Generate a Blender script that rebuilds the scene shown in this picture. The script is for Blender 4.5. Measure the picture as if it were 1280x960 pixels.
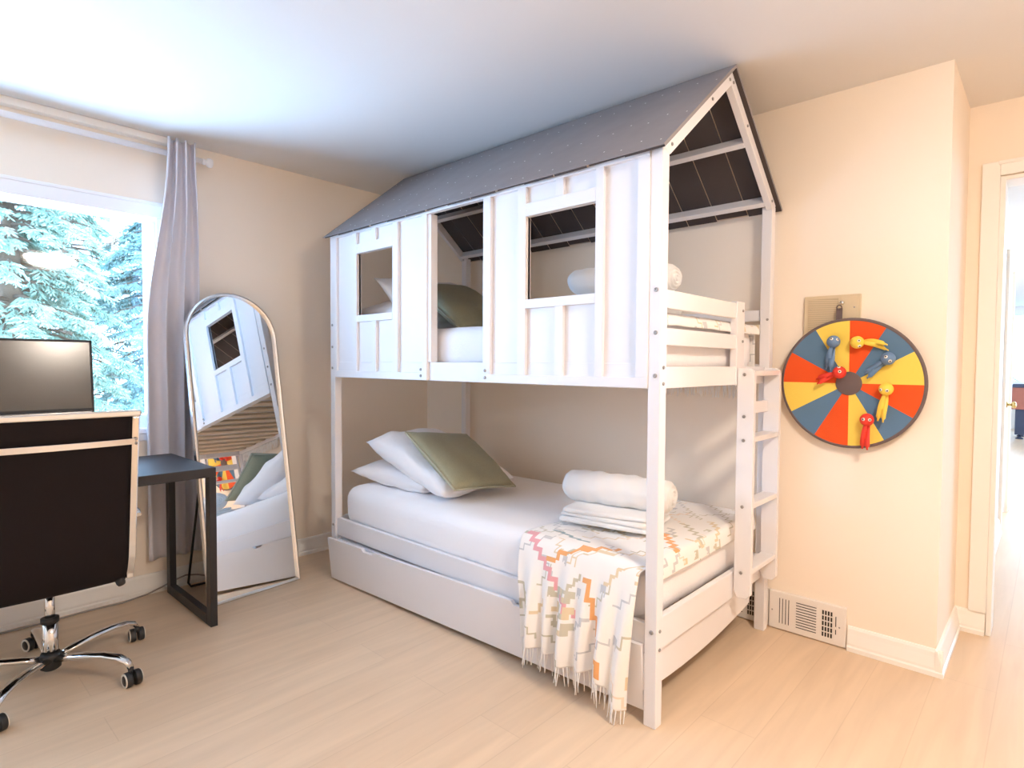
import bpy, bmesh, math, random
from mathutils import Vector, Matrix, noise, Euler
PI = math.pi
R = math.radians
random.seed(7)
for o in list(bpy.data.objects):
    bpy.data.objects.remove(o)
sc = bpy.context.scene
COL = sc.collection

# ------------------------------------------------------------------ camera
CAM = Vector((3.546, -2.8702, 1.245))
F_PX, YAW, PITCH, ROLL = 731.2121, R(42.7764), R(-1.9853), R(0.3283)
fw = Vector((-math.sin(YAW)*math.cos(PITCH), math.cos(YAW)*math.cos(PITCH), math.sin(PITCH)))
rt = Vector((math.cos(YAW), math.sin(YAW), 0))
up = rt.cross(fw)
r2 = rt*math.cos(ROLL) + up*math.sin(ROLL)
u2 = -rt*math.sin(ROLL) + up*math.cos(ROLL)
cd = bpy.data.cameras.new('camera')
cd.sensor_width = 36.0
cd.lens = F_PX/1280*36
cd.clip_start = 0.05
cam = bpy.data.objects.new('camera', cd)
M3 = Matrix((r2, u2, -fw)).transposed()
cam.matrix_world = Matrix.Translation(CAM) @ M3.to_4x4()
COL.objects.link(cam)
sc.camera = cam

# ------------------------------------------------------------------ light, exposure
SKY_COLOR, SKY_STRENGTH = (0.42, 0.65, 1.0), 14.0        # above the horizon
GROUND_GLOW_COLOR, GROUND_GLOW_STRENGTH = (0.42, 0.65, 1.0), 35.0    # added glow below the horizon in place of sunlit ground, brightens the ceiling
LAMP_COLOR, LAMP_STRENGTH = (1.0, 0.855, 0.715), 124.0
HALL_FILL_STRENGTH = 260.0  # for the added, unseen lamp that brightens the far room
EXPOSURE = 0.0
sc.view_settings.view_transform = 'Standard'
sc.view_settings.look = 'None'
sc.view_settings.gamma = 1.0
sc.view_settings.exposure = EXPOSURE
sc.view_settings.use_curve_mapping = False
w = bpy.data.worlds.new('overcast_sky')
sc.world = w
w.use_nodes = True
bg = w.node_tree.nodes['Background']
nt = w.node_tree
tcw = nt.nodes.new('ShaderNodeTexCoord'); sxyz = nt.nodes.new('ShaderNodeSeparateXYZ')
mr = nt.nodes.new('ShaderNodeMapRange'); mr.inputs['From Min'].default_value = -0.45; mr.inputs['From Max'].default_value = 0.30
mxw = nt.nodes.new('ShaderNodeMixRGB')
mxw.inputs[1].default_value = (*[c*GROUND_GLOW_STRENGTH for c in GROUND_GLOW_COLOR], 1)
mxw.inputs[2].default_value = (*[c*SKY_STRENGTH for c in SKY_COLOR], 1)
nt.links.new(tcw.outputs['Generated'], sxyz.inputs[0]); nt.links.new(sxyz.outputs['Z'], mr.inputs['Value'])
nt.links.new(mr.outputs[0], mxw.inputs[0]); nt.links.new(mxw.outputs[0], bg.inputs['Color'])
bg.inputs['Strength'].default_value = 1.0
try:
    sc.cycles.use_denoising = True
    sc.cycles.max_bounces = 14
    sc.cycles.diffuse_bounces = 10
    sc.cycles.transparent_max_bounces = 12
    sc.cycles.caustics_reflective = False
    sc.cycles.caustics_refractive = False
    sc.cycles.sample_clamp_indirect = 8.0
except Exception:
    pass

def portal(name, loc, rot, sx, sy):
    l = bpy.data.lights.new(name, 'AREA')
    l.shape = 'RECTANGLE'; l.size = sx; l.size_y = sy
    l.cycles.is_portal = True
    o = bpy.data.objects.new(name, l)
    o.location = loc; o.rotation_euler = rot
    COL.objects.link(o)
WY0, WY1, WZ0, WZ1 = -4.12, -1.84, 0.885, 2.045          # window opening in the left wall; unseen left part widened for more daylight
portal('window_portal', (-0.17, (WY0+WY1)/2, (WZ0+WZ1)/2), (0, R(-90), 0), WZ1-WZ0, WY1-WY0)
portal('hall_window_portal', (4.2, 12.66, 1.6), (R(-90), 0, 0), 3.4, 1.4)
portal('hall_side_portal', (6.46, 6.0, 1.3), (0, R(90), 0), 2.0, 4.4)

# ------------------------------------------------------------------ materials
def mat(name, color, rough=0.5, metal=0.0, spec=0.5, emit=None, estr=0.0, sheen=0.0, coat=0.0,
        noise_scale=None, noise_amt=0.0, bump=0.0, bump_scale=200.0):
    m = bpy.data.materials.new(name); m.use_nodes = True
    nt = m.node_tree; b = nt.nodes['Principled BSDF']
    b.inputs['Base Color'].default_value = (*color, 1)
    b.inputs['Roughness'].default_value = rough
    b.inputs['Metallic'].default_value = metal
    b.inputs['Specular IOR Level'].default_value = spec
    if sheen: b.inputs['Sheen Weight'].default_value = sheen
    if coat: b.inputs['Coat Weight'].default_value = coat
    if emit:
        b.inputs['Emission Color'].default_value = (*emit, 1)
        b.inputs['Emission Strength'].default_value = estr
    tc = nt.nodes.new('ShaderNodeTexCoord')
    if noise_scale:
        n = nt.nodes.new('ShaderNodeTexNoise'); n.inputs['Scale'].default_value = noise_scale
        n.inputs['Detail'].default_value = 4
        mx = nt.nodes.new('ShaderNodeMixRGB'); mx.blend_type = 'MIX'
        mx.inputs[1].default_value = (*color, 1)
        mx.inputs[2].default_value = (*[max(0, c*(1-noise_amt)) for c in color], 1)
        nt.links.new(tc.outputs['Object'], n.inputs['Vector'])
        nt.links.new(n.outputs['Fac'], mx.inputs[0])
        nt.links.new(mx.outputs[0], b.inputs['Base Color'])
    if bump:
        n2 = nt.nodes.new('ShaderNodeTexNoise'); n2.inputs['Scale'].default_value = bump_scale
        n2.inputs['Detail'].default_value = 3
        bp = nt.nodes.new('ShaderNodeBump'); bp.inputs['Strength'].default_value = bump
        bp.inputs['Distance'].default_value = 0.01
        nt.links.new(tc.outputs['Object'], n2.inputs['Vector'])
        nt.links.new(n2.outputs['Fac'], bp.inputs['Height'])
        nt.links.new(bp.outputs['Normal'], b.inputs['Normal'])
    return m

M = {}
M['wall'] = mat('wall_paint', (0.90, 0.805, 0.69), 0.75, spec=0.3, noise_scale=1.5, noise_amt=0.03, bump=0.08, bump_scale=350)
M['ceiling'] = mat('ceiling_paint', (0.77, 0.755, 0.74), 0.85, spec=0.2, bump=0.06, bump_scale=300)
M['hall_wall'] = mat('hall_wall_paint', (0.86, 0.85, 0.83), 0.8, spec=0.2, noise_scale=1.0, noise_amt=0.02)
M['trim'] = mat('trim_paint', (0.88, 0.86, 0.82), 0.38, noise_scale=3, noise_amt=0.03)
M['vinyl'] = mat('window_vinyl', (0.86, 0.88, 0.92), 0.35)
M['bed'] = mat('bed_white_lacquer', (0.79, 0.775, 0.795), 0.38, noise_scale=4, noise_amt=0.03)
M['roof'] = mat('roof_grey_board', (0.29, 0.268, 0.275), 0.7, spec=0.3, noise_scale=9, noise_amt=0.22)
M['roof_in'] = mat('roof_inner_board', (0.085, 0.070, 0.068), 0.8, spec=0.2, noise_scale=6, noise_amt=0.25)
M['board_edge'] = mat('roof_board_edge', (0.62, 0.52, 0.42), 0.8)
M['nail'] = mat('roof_nail', (0.8, 0.8, 0.8), 0.4)
M['bolt'] = mat('bolt_steel', (0.36, 0.34, 0.33), 0.4, metal=0.8)
M['slat'] = mat('pine_slat', (0.70, 0.58, 0.44), 0.6, noise_scale=12, noise_amt=0.15)
M['sheet'] = mat('white_sheet', (0.86, 0.85, 0.87), 0.9, spec=0.15, sheen=0.2, bump=0.12, bump_scale=90)
M['pillow'] = mat('white_pillowcase', (0.86, 0.84, 0.85), 0.9, spec=0.15, sheen=0.2, bump=0.1, bump_scale=70)
M['green'] = mat('sage_linen', (0.36, 0.355, 0.24), 0.92, spec=0.1, sheen=0.25, noise_scale=160, noise_amt=0.3, bump=0.25, bump_scale=400)
M['green2'] = mat('sage_piping', (0.42, 0.42, 0.33), 0.9, spec=0.1)
M['towel'] = mat('terry_towel', (0.90, 0.89, 0.88), 0.95, spec=0.1, sheen=0.35, bump=0.5, bump_scale=500)
for k, c in dict(b_white=(0.86, 0.84, 0.82), b_sage=(0.56, 0.53, 0.43), b_grey=(0.58, 0.58, 0.59), b_orange=(0.80, 0.40, 0.17),
                 b_pink=(0.76, 0.38, 0.41), b_teal=(0.25, 0.36, 0.40), b_sand=(0.72, 0.60, 0.42), b_peach=(0.82, 0.69, 0.58)).items():
    M[k] = mat('throw_yarn_' + k[2:], c, 0.95, spec=0.1, sheen=0.2, bump=0.2, bump_scale=350)
M['black_wood'] = mat('desk_black_brown', (0.022, 0.019, 0.022), 0.42, noise_scale=30, noise_amt=0.3)
M['black_steel'] = mat('black_steel', (0.012, 0.012, 0.013), 0.4)
M['leather'] = mat('black_leather', (0.010, 0.0062, 0.0068), 0.6, spec=0.15, bump=0.1, bump_scale=250)
M['chrome'] = mat('chrome', (0.78, 0.77, 0.76), 0.10, metal=1.0)
M['silver'] = mat('silver_frame', (0.80, 0.80, 0.80), 0.22, metal=1.0)
M['mirror'] = mat('mirror_glass', (0.88, 0.90, 0.91), 0.0, metal=1.0)
M['rubber'] = mat('black_plastic', (0.015, 0.014, 0.015), 0.5)
M['wheel_ring'] = mat('caster_ring', (0.72, 0.66, 0.58), 0.4)
M['screen'] = mat('monitor_screen', (0.012, 0.010, 0.009), 0.19, spec=1.0)
M['curtain'] = mat('grey_curtain', (0.68, 0.66, 0.71), 0.9, spec=0.1, sheen=0.2, bump=0.15, bump_scale=500)
M['rod'] = mat('white_rod', (0.86, 0.85, 0.86), 0.35)
M['beige'] = mat('aged_beige_plastic', (0.66, 0.55, 0.38), 0.5, noise_scale=5, noise_amt=0.06)
M['beige_d'] = mat('beige_grille', (0.50, 0.41, 0.28), 0.6)
M['vent'] = mat('vent_enamel', (0.80, 0.76, 0.72), 0.4)
M['dark'] = mat('dark_slot', (0.03, 0.026, 0.022), 0.8)
M['red'] = mat('felt_red', (0.78, 0.10, 0.022), 0.95, spec=0.1, sheen=0.2, bump=0.2, bump_scale=500)
M['blue'] = mat('felt_blue', (0.11, 0.205, 0.33), 0.95, spec=0.1, sheen=0.2, bump=0.2, bump_scale=500)
M['yellow'] = mat('felt_yellow', (0.86, 0.64, 0.12), 0.95, spec=0.1, sheen=0.2, bump=0.2, bump_scale=500)
M['felt_grey'] = mat('felt_grey', (0.15, 0.115, 0.115), 0.95, spec=0.1, sheen=0.1)
M['toy_red'] = mat('toy_red', (0.78, 0.045, 0.025), 0.6)
M['toy_blue'] = mat('toy_blue', (0.13, 0.23, 0.40), 0.6)
M['toy_yellow'] = mat('toy_yellow', (0.88, 0.62, 0.08), 0.6)
M['eye_white'] = mat('eye_white', (0.85, 0.82, 0.75), 0.4)
M['brass'] = mat('brass', (0.55, 0.40, 0.16), 0.25, metal=1.0)
M['cable'] = mat('grey_cable', (0.30, 0.27, 0.25), 0.6)
M['bark'] = mat('bark', (0.12, 0.075, 0.045), 0.9, noise_scale=8, noise_amt=0.4, bump=0.6, bump_scale=30)
M['paving'] = mat('pale_paving', (0.68, 0.68, 0.67), 0.9, noise_scale=1.2, noise_amt=0.25)
M['door_paint'] = mat('door_paint', (0.86, 0.80, 0.71), 0.4)
M['red_wood'] = mat('red_brown_wood', (0.42, 0.13, 0.085), 0.5, noise_scale=14, noise_amt=0.3)
M['navy'] = mat('navy_leg', (0.035, 0.045, 0.085), 0.5)
M['lamp_glow'] = mat('lamp_diffuser', (0.9, 0.85, 0.78), 0.5, emit=LAMP_COLOR, estr=LAMP_STRENGTH)
M['hall_glow'] = mat('hall_fill_diffuser', (0.9, 0.88, 0.85), 0.5, emit=(1.0, 0.93, 0.84), estr=HALL_FILL_STRENGTH)

def make_glass():
    m = bpy.data.materials.new('window_glass'); m.use_nodes = True
    nt = m.node_tree; nt.nodes.clear()
    out = nt.nodes.new('ShaderNodeOutputMaterial')
    tr = nt.nodes.new('ShaderNodeBsdfTransparent'); tr.inputs[0].default_value = (0.95, 0.98, 0.98, 1)
    gl = nt.nodes.new('ShaderNodeBsdfGlossy'); gl.inputs['Roughness'].default_value = 0.035
    lw = nt.nodes.new('ShaderNodeLayerWeight'); lw.inputs['Blend'].default_value = 0.5
    pw = nt.nodes.new('ShaderNodeMath'); pw.operation = 'POWER'; pw.inputs[1].default_value = 5.0
    fr = nt.nodes.new('ShaderNodeMath'); fr.operation = 'MULTIPLY_ADD'; fr.inputs[1].default_value = 0.9; fr.inputs[2].default_value = 0.045
    nt.links.new(lw.outputs['Facing'], pw.inputs[0]); nt.links.new(pw.outputs[0], fr.inputs[0])
    mx = nt.nodes.new('ShaderNodeMixShader')
    nt.links.new(fr.outputs[0], mx.inputs[0]); nt.links.new(tr.outputs[0], mx.inputs[1]); nt.links.new(gl.outputs[0], mx.inputs[2])
    nt.links.new(mx.outputs[0], out.inputs[0])
    return m
M['glass'] = make_glass()

def make_floor():
    m = bpy.data.materials.new('pale_oak_planks'); m.use_nodes = True
    nt = m.node_tree; b = nt.nodes['Principled BSDF']; L = nt.links.new
    tc = nt.nodes.new('ShaderNodeTexCoord')
    mp = nt.nodes.new('ShaderNodeMapping'); mp.inputs['Rotation'].default_value = (0, 0, R(90))
    L(tc.outputs['Object'], mp.inputs['Vector'])
    br = nt.nodes.new('ShaderNodeTexBrick')
    br.inputs['Color1'].default_value = (0.69, 0.525, 0.37, 1)
    br.inputs['Color2'].default_value = (0.715, 0.55, 0.39, 1)
    br.inputs['Mortar'].default_value = (0.63, 0.475, 0.33, 1)
    br.inputs['Scale'].default_value = 1.0
    br.inputs['Mortar Size'].default_value = 0.0016
    br.inputs['Brick Width'].default_value = 1.45
    br.inputs['Row Height'].default_value = 0.19
    br.offset = 0.37
    L(mp.outputs[0], br.inputs['Vector'])
    mp2 = nt.nodes.new('ShaderNodeMapping'); mp2.inputs['Scale'].default_value = (9, 0.8, 1)
    L(tc.outputs['Object'], mp2.inputs['Vector'])
    n = nt.nodes.new('ShaderNodeTexNoise'); n.inputs['Scale'].default_value = 2.2; n.inputs['Detail'].default_value = 7
    n.inputs['Distortion'].default_value = 0.6
    L(mp2.outputs[0], n.inputs['Vector'])
    cr = nt.nodes.new('ShaderNodeValToRGB')
    cr.color_ramp.elements[0].position = 0.3; cr.color_ramp.elements[0].color = (0.92, 0.91, 0.90, 1)
    cr.color_ramp.elements[1].position = 0.7; cr.color_ramp.elements[1].color = (1.04, 1.035, 1.03, 1)
    L(n.outputs['Fac'], cr.inputs[0])
    mx = nt.nodes.new('ShaderNodeMixRGB'); mx.blend_type = 'MULTIPLY'; mx.inputs[0].default_value = 1
    L(br.outputs['Color'], mx.inputs[1]); L(cr.outputs[0], mx.inputs[2])
    L(mx.outputs[0], b.inputs['Base Color'])
    b.inputs['Roughness'].default_value = 0.42
    b.inputs['Specular IOR Level'].default_value = 0.4
    return m
M['floor'] = make_floor()

def make_leaf(name, c1, c2):
    m = bpy.data.materials.new(name); m.use_nodes = True
    nt = m.node_tree; b = nt.nodes['Principled BSDF']; L = nt.links.new
    tc = nt.nodes.new('ShaderNodeTexCoord')
    n = nt.nodes.new('ShaderNodeTexNoise'); n.inputs['Scale'].default_value = 3.0; n.inputs['Detail'].default_value = 5
    L(tc.outputs['Object'], n.inputs['Vector'])
    cr = nt.nodes.new('ShaderNodeValToRGB'); e = cr.color_ramp.elements
    e[0].position = 0.30; e[0].color = (*c1, 1); e[1].position = 0.62; e[1].color = (*c2, 1)
    x = e.new(0.70); x.color = (0.48, 0.34, 0.26, 1)
    L(n.outputs['Fac'], cr.inputs[0]); L(cr.outputs[0], b.inputs['Base Color'])
    b.inputs['Roughness'].default_value = 0.7
    b.inputs['Specular IOR Level'].default_value = 0.2
    return m
M['leaf_a'] = make_leaf('conifer_leaf', (0.14, 0.24, 0.18), (0.29, 0.39, 0.30))
M['leaf_b'] = make_leaf('conifer_leaf_blue', (0.11, 0.21, 0.20), (0.22, 0.34, 0.31))

# ------------------------------------------------------------------ mesh builder
class MB:
    def __init__(self):
        self.v = []; self.f = []; self.m = []; self.s = []
    def add(self, verts, faces, mi=0, smooth=False):
        b = len(self.v)
        self.v += [tuple(p) for p in verts]
        for f in faces:
            self.f.append(tuple(b+i for i in f)); self.m.append(mi); self.s.append(smooth)
        return self
    def box(self, x0, x1, y0, y1, z0, z1, mi=0):
        x0, x1 = sorted((x0, x1)); y0, y1 = sorted((y0, y1)); z0, z1 = sorted((z0, z1))
        v = [(x0,y0,z0),(x1,y0,z0),(x1,y1,z0),(x0,y1,z0),(x0,y0,z1),(x1,y0,z1),(x1,y1,z1),(x0,y1,z1)]
        return self.hexa(v, mi)
    def hexa(self, v, mi=0):
        return self.add(v, [(0,3,2,1),(4,5,6,7),(0,1,5,4),(1,2,6,5),(2,3,7,6),(3,0,4,7)], mi)
    def obox(self, mx, sx, sy, sz, mi=0):
        v = [mx @ Vector((a*sx/2, b*sy/2, c*sz/2)) for c in (-1, 1) for a, b in ((-1,-1),(1,-1),(1,1),(-1,1))]
        return self.hexa(v, mi)
    def bar(self, p0, p1, w_, h, upv=(0,0,1), mi=0):
        p0 = Vector(p0); p1 = Vector(p1); d = (p1-p0); L = d.length; d.normalize()
        u = Vector(upv); x = u.cross(d); x.normalize(); u = d.cross(x)
        mx = Matrix((d, x, u)).transposed().to_4x4(); mx.translation = (p0+p1)/2
        return self.obox(mx, L, w_, h, mi)
    def prism(self, poly, axis, a0, a1, mi=0, smooth=False):
        # poly: 2d points (counter-clockwise in remaining axes order), extruded along axis
        def P(p, a):
            if axis == 'x': return (a, p[0], p[1])
            if axis == 'y': return (p[0], a, p[1])
            return (p[0], p[1], a)
        n = len(poly)
        v = [P(p, a0) for p in poly] + [P(p, a1) for p in poly]
        f = [tuple(range(n))[::-1], tuple(range(n, 2*n))]
        self.add(v, f, mi)
        b = len(self.v)-2*n
        for i in range(n):
            j = (i+1) % n
            self.f.append((b+i, b+j, b+n+j, b+n+i)); self.m.append(mi); self.s.append(smooth)
        return self
    def tube(self, pts, r, seg=10, mi=0, caps=True, flat=None):
        pts = [Vector(p) for p in pts]; n = len(pts)
        rr = r if hasattr(r, '__len__') else [r]*n
        t0 = (pts[1]-pts[0]).normalized()
        u = Vector((0,0,1)) if abs(t0.z) < 0.9 else Vector((1,0,0))
        u = (u - t0*u.dot(t0)).normalized()
        V = []
        for i, p in enumerate(pts):
            t = (pts[min(i+1, n-1)] - pts[max(i-1, 0)]).normalized()
            u = (u - t*u.dot(t)).normalized(); s_ = t.cross(u)
            fx, fy = flat if flat else (1, 1)
            for k in range(seg):
                a = 2*PI*k/seg
                V.append(p + u*math.cos(a)*rr[i]*fx + s_*math.sin(a)*rr[i]*fy)
        F = []
        for i in range(n-1):
            for k in range(seg):
                k2 = (k+1) % seg
                F.append((i*seg+k, i*seg+k2, (i+1)*seg+k2, (i+1)*seg+k))
        self.add(V, F, mi, True)
        if caps:
            b = len(self.v)-len(V)
            self.f += [tuple(b+k for k in range(seg))[::-1], tuple(b+(n-1)*seg+k for k in range(seg))]
            self.m += [mi, mi]; self.s += [False, False]
        return self
    def lathe(self, prof, mx=None, seg=24, mi=0, smooth=True):
        # prof: list of (r, z)
        mx = mx or Matrix()
        n = len(prof); V = []
        for r, z in prof:
            for k in range(seg):
                a = 2*PI*k/seg
                V.append(mx @ Vector((r*math.cos(a), r*math.sin(a), z)))
        F = []
        for i in range(n-1):
            for k in range(seg):
                k2 = (k+1) % seg
                F.append((i*seg+k, i*seg+k2, (i+1)*seg+k2, (i+1)*seg+k))
        self.add(V, F, mi, smooth)
        b = len(self.v)-len(V)
        self.f += [tuple(b+k for k in range(seg))[::-1], tuple(b+(n-1)*seg+k for k in range(seg))]
        self.m += [mi, mi]; self.s += [False, False]
        return self
    def grid(self, fn, nu, nv, mi=0, smooth=True, mfn=None, close_u=False):
        V = [fn(i/nu, j/nv) for j in range(nv+1) for i in range(nu+1)]
        b = len(self.v); self.v += [tuple(p) for p in V]
        for j in range(nv):
            for i in range(nu):
                a = j*(nu+1)+i
                self.f.append((b+a, b+a+1, b+a+nu+2, b+a+nu+1))
                self.m.append(mfn(i, j) if mfn else mi); self.s.append(smooth)
        return self
    def build(self, name, mats, parent=None, bevel=0.0, weld=False, subsurf=0, solid=0.0):
        me = bpy.data.meshes.new(name)
        me.from_pydata(self.v, [], self.f)
        for mm in (mats if isinstance(mats, (list, tuple)) else [mats]):
            me.materials.append(M[mm] if isinstance(mm, str) else mm)
        me.polygons.foreach_set('material_index', self.m)
        me.polygons.foreach_set('use_smooth', self.s)
        if weld:
            bm = bmesh.new(); bm.from_mesh(me)
            bmesh.ops.remove_doubles(bm, verts=bm.verts, dist=weld if isinstance(weld, float) else 1e-5)
            bmesh.ops.recalc_face_normals(bm, faces=bm.faces)
            bm.to_mesh(me); bm.free()
        me.update()
        o = bpy.data.objects.new(name, me); COL.objects.link(o)
        if bevel:
            md = o.modifiers.new('bevel', 'BEVEL'); md.width = bevel; md.segments = 2; md.limit_method = 'ANGLE'
            md.angle_limit = R(40)
        if solid:
            md = o.modifiers.new('solid', 'SOLIDIFY'); md.thickness = solid; md.offset = 0
        if subsurf:
            md = o.modifiers.new('sub', 'SUBSURF'); md.levels = subsurf; md.render_levels = subsurf
        if parent is not None:
            attach(o, parent)
        return o

WORLD_OF = {}
def attach(o, parent):
    """parent a part whose mesh is written in the thing's own space"""
    o.parent = parent
    return o

def thing(name, label, cat, loc=(0, 0, 0), group=None, rot=(0, 0, 0)):
    o = bpy.data.objects.new(name, None); o.empty_display_size = 0.1
    o.location = loc; o.rotation_euler = rot
    COL.objects.link(o)
    o['label'] = label; o['category'] = cat
    if group: o['group'] = group
    return o
def tag(o, label, cat, group=None):
    o['label'] = label; o['category'] = cat
    if group: o['group'] = group
    return o
class Local(MB):
    """builder taking world coordinates and storing them relative to a base point"""
    def __init__(self, base):
        super().__init__(); self.base = Vector(base)
    def build(self, *a, **k):
        b = self.base
        self.v = [(p[0]-b.x, p[1]-b.y, p[2]-b.z) for p in self.v]
        return super().build(*a, **k)
def struct(name, mb, mats, bevel=0.0, label=None, cat=None, parent=None):
    o = mb.build(name, mats, parent, bevel=bevel)
    if parent is None:
        o['kind'] = 'structure'
        if label: o['label'] = label
        if cat: o['category'] = cat
    return o

# ------------------------------------------------------------------ room shell
H = 2.44
XC = 3.23            # outer corner of the bed wall
XE, YS = 5.5, -4.3   # unseen right and rear walls
YA = 0.59            # alcove wall with the doorway
struct('floor', MB().box(0, XE, YS, YA+.13, -0.1, 0), 'floor', label='pale oak plank floor of the bedroom', cat='floor')
struct('ceiling', MB().box(0, XE, YS, YA+.13, H, H+.12), 'ceiling', label='smooth painted bedroom ceiling', cat='ceiling')
wl = MB()
wl.box(-0.2, 0, YS, WY0, 0, H).box(-0.2, 0, WY1, YA+.13, 0, H).box(-0.2, 0, WY0, WY1, 0, WZ0).box(-0.2, 0, WY0, WY1, WZ1, H)
struct('wall_left', wl, 'wall', label='cream wall holding the window', cat='wall')
struct('wall_back', MB().box(0, XC, 0, YA+.13, 0, H), 'wall', label='cream wall behind the bunk bed and the target', cat='wall')
DX0, DX1, DZ = 3.365, 4.18, 2.10
wa = MB().box(XC, DX0, YA, YA+.13, 0, H).box(DX1, XE, YA, YA+.13, 0, H).box(DX0, DX1, YA, YA+.13, DZ, H)
struct('wall_alcove', wa, 'wall', label='cream wall around the open doorway', cat='wall')
struct('wall_right', MB().box(XE, XE+.15, YS, YA+.13, 0, H), 'wall', label='cream side wall opposite the window', cat='wall')
struct('wall_rear', MB().box(-0.2, XE+.15, YS-.15, YS, 0, H), 'wall', label='cream wall behind the viewer', cat='wall')

def skirting(name, p0, p1, out, label, h=0.105, d=0.022):
    """moulded baseboard from p0 to p1 (xy), standing off along out"""
    prof = [(0, 0), (d+.006, 0), (d+.006, .018), (d, .024), (d, .034), (d*.62, .075), (d*.5, h-.012), (d*.3, h-.002), (0, h)]
    p0 = Vector((*p0, 0)); p1 = Vector((*p1, 0)); o_ = Vector((*out, 0))
    mb = MB(); n = len(prof)
    V = [p0 + o_*a + Vector((0,0,b)) for a, b in prof] + [p1 + o_*a + Vector((0,0,b)) for a, b in prof]
    F = [tuple(range(n)), tuple(range(n, 2*n))[::-1]] + [(i, n+i, n+(i+1) % n, (i+1) % n) for i in range(n)]
    mb.add(V, F)
    return struct(name, mb, 'trim', label=label, cat='baseboard')
skirting('baseboard_left', (0, YS), (0, 0), (1, 0), 'white baseboard under the window wall')
skirting('baseboard_back', (0, 0), (2.24, 0), (0, -1), 'white baseboard behind the bunk bed')
skirting('baseboard_corner', (2.915, 0), (XC+.024, 0), (0, -1), 'white baseboard right of the vent up to the wall corner')
skirting('baseboard_return', (XC, -.024), (XC, YA), (1, 0), 'white baseboard on the short return beside the doorway')
skirting('baseboard_alcove', (XC, YA), (3.345, YA), (0, -1), 'short piece of white baseboard under the door casing')
struct('trim_1', MB().box(0, .05, YS, -1.785, H-.036, H-.001), 'trim', bevel=.004, label='thin white moulding along the ceiling above the window', cat='trim')

# doorway casing
dc = MB()
dc.box(3.282, 3.347, YA-.022, YA, .105, DZ+.068).box(DX1+.018, DX1+.083, YA-.022, YA, 0, DZ+.068)
dc.box(3.347, DX1+.018, YA-.022, YA, DZ+.004, DZ+.062).box(3.34, DX1+.025, YA-.028, YA, DZ+.052, DZ+.068)
dc.box(DX0-.018, DX0+.002, YA-.012, YA+.142, 0, DZ).box(DX1-.002, DX1+.018, YA-.012, YA+.142, 0, DZ).box(DX0, DX1, YA-.012, YA+.142, DZ-.018, DZ)
struct('trim_2', dc, 'trim', bevel=.003, label='cream casing around the open doorway', cat='trim')

# window
win = bpy.data.objects.new('window_1', None); COL.objects.link(win)
win['kind'] = 'structure'; win['label'] = 'white framed picture window behind the desk'; win['category'] = 'window'
c = MB()
c.box(0, .014, WY0-.09, WY1+.09, WZ1-.035, WZ1+.044).box(0, .018, WY0-.1, WY1+.1, WZ1+.03, WZ1+.047)
c.box(0, .014, WY1-.012, WY1+.085, WZ0, WZ1-.035).box(0, .014, WY0-.085, WY0+.012, WZ0, WZ1-.035)
c.build('casing', 'vinyl', win, bevel=.003)
s_ = MB().box(-.10, .020, WY0-.1, WY1+.1, WZ0-.022, WZ0+.006).box(0, .012, WY0-.09, WY1+.09, WZ0-.06, WZ0-.022)
s_.build('sill', 'vinyl', win, bevel=.003)
f = MB()
for a in ((WY1-.05, WY1), (WY0, WY0+.05), (-3.01, -2.96)):
    f.box(-.10, -.045, a[0], a[1], WZ0+.075, WZ1-.05)
f.box(-.10, -.045, WY0, WY1, WZ1-.05, WZ1).box(-.10, -.045, WY0, WY1, WZ0, WZ0+.075)
f.build('window_frame', 'vinyl', win, bevel=.003)
MB().box(-.076, -.070, WY0+.05, -3.01, WZ0+.075, WZ1-.05).build('pane', 'glass', win)
MB().box(-.076, -.070, -2.96, WY1-.05, WZ0+.075, WZ1-.05).build('pane', 'glass', win)

# ------------------------------------------------------------------ hall and far room beyond the doorway
HY = YA+.13
struct('floor_hall', MB().box(1.2, 6.6, HY, 12.7, -0.1, -0.001), 'floor', label='pale plank floor of the bright room beyond', cat='floor')
struct('ceiling_hall', MB().box(1.2, 6.6, HY, 12.7, H, H+.12), 'ceiling', label='ceiling of the bright room beyond', cat='ceiling')
struct('wall_hall_left', MB().box(3.05, 3.27, HY, 2.86, 0, H).box(3.05, 3.27, 2.86, 3.64, 2.05, H).box(3.05, 3.27, 3.64, 3.9, 0, H),
       'hall_wall', label='white hall wall seen edge-on through the doorway', cat='wall')
struct('wall_hall_far', MB().box(1.2, 2.5, 12.5, 12.7, 0, H).box(5.9, 6.6, 12.5, 12.7, 0, H).box(2.5, 5.9, 12.5, 12.7, 0, .9).box(2.5, 5.9, 12.5, 12.7, 2.3, H),
       'hall_wall', label='far white wall with a wide window', cat='wall')
struct('wall_hall_side', MB().box(1.1, 1.2, 3.9, 12.7, 0, H).box(1.1, 3.05, 3.8, 3.9, 0, H), 'hall_wall', label='left white wall of the far room', cat='wall')
struct('wall_hall_right', MB().box(6.4, 6.6, HY, 3.8, 0, H).box(6.4, 6.6, 8.2, 12.7, 0, H).box(6.4, 6.6, 3.8, 8.2, 0, .3).box(6.4, 6.6, 3.8, 8.2, 2.3, H).box(XE+.15, 6.6, HY-.1, HY, 0, H),
       'hall_wall', label='right white wall of the far room', cat='wall')
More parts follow.
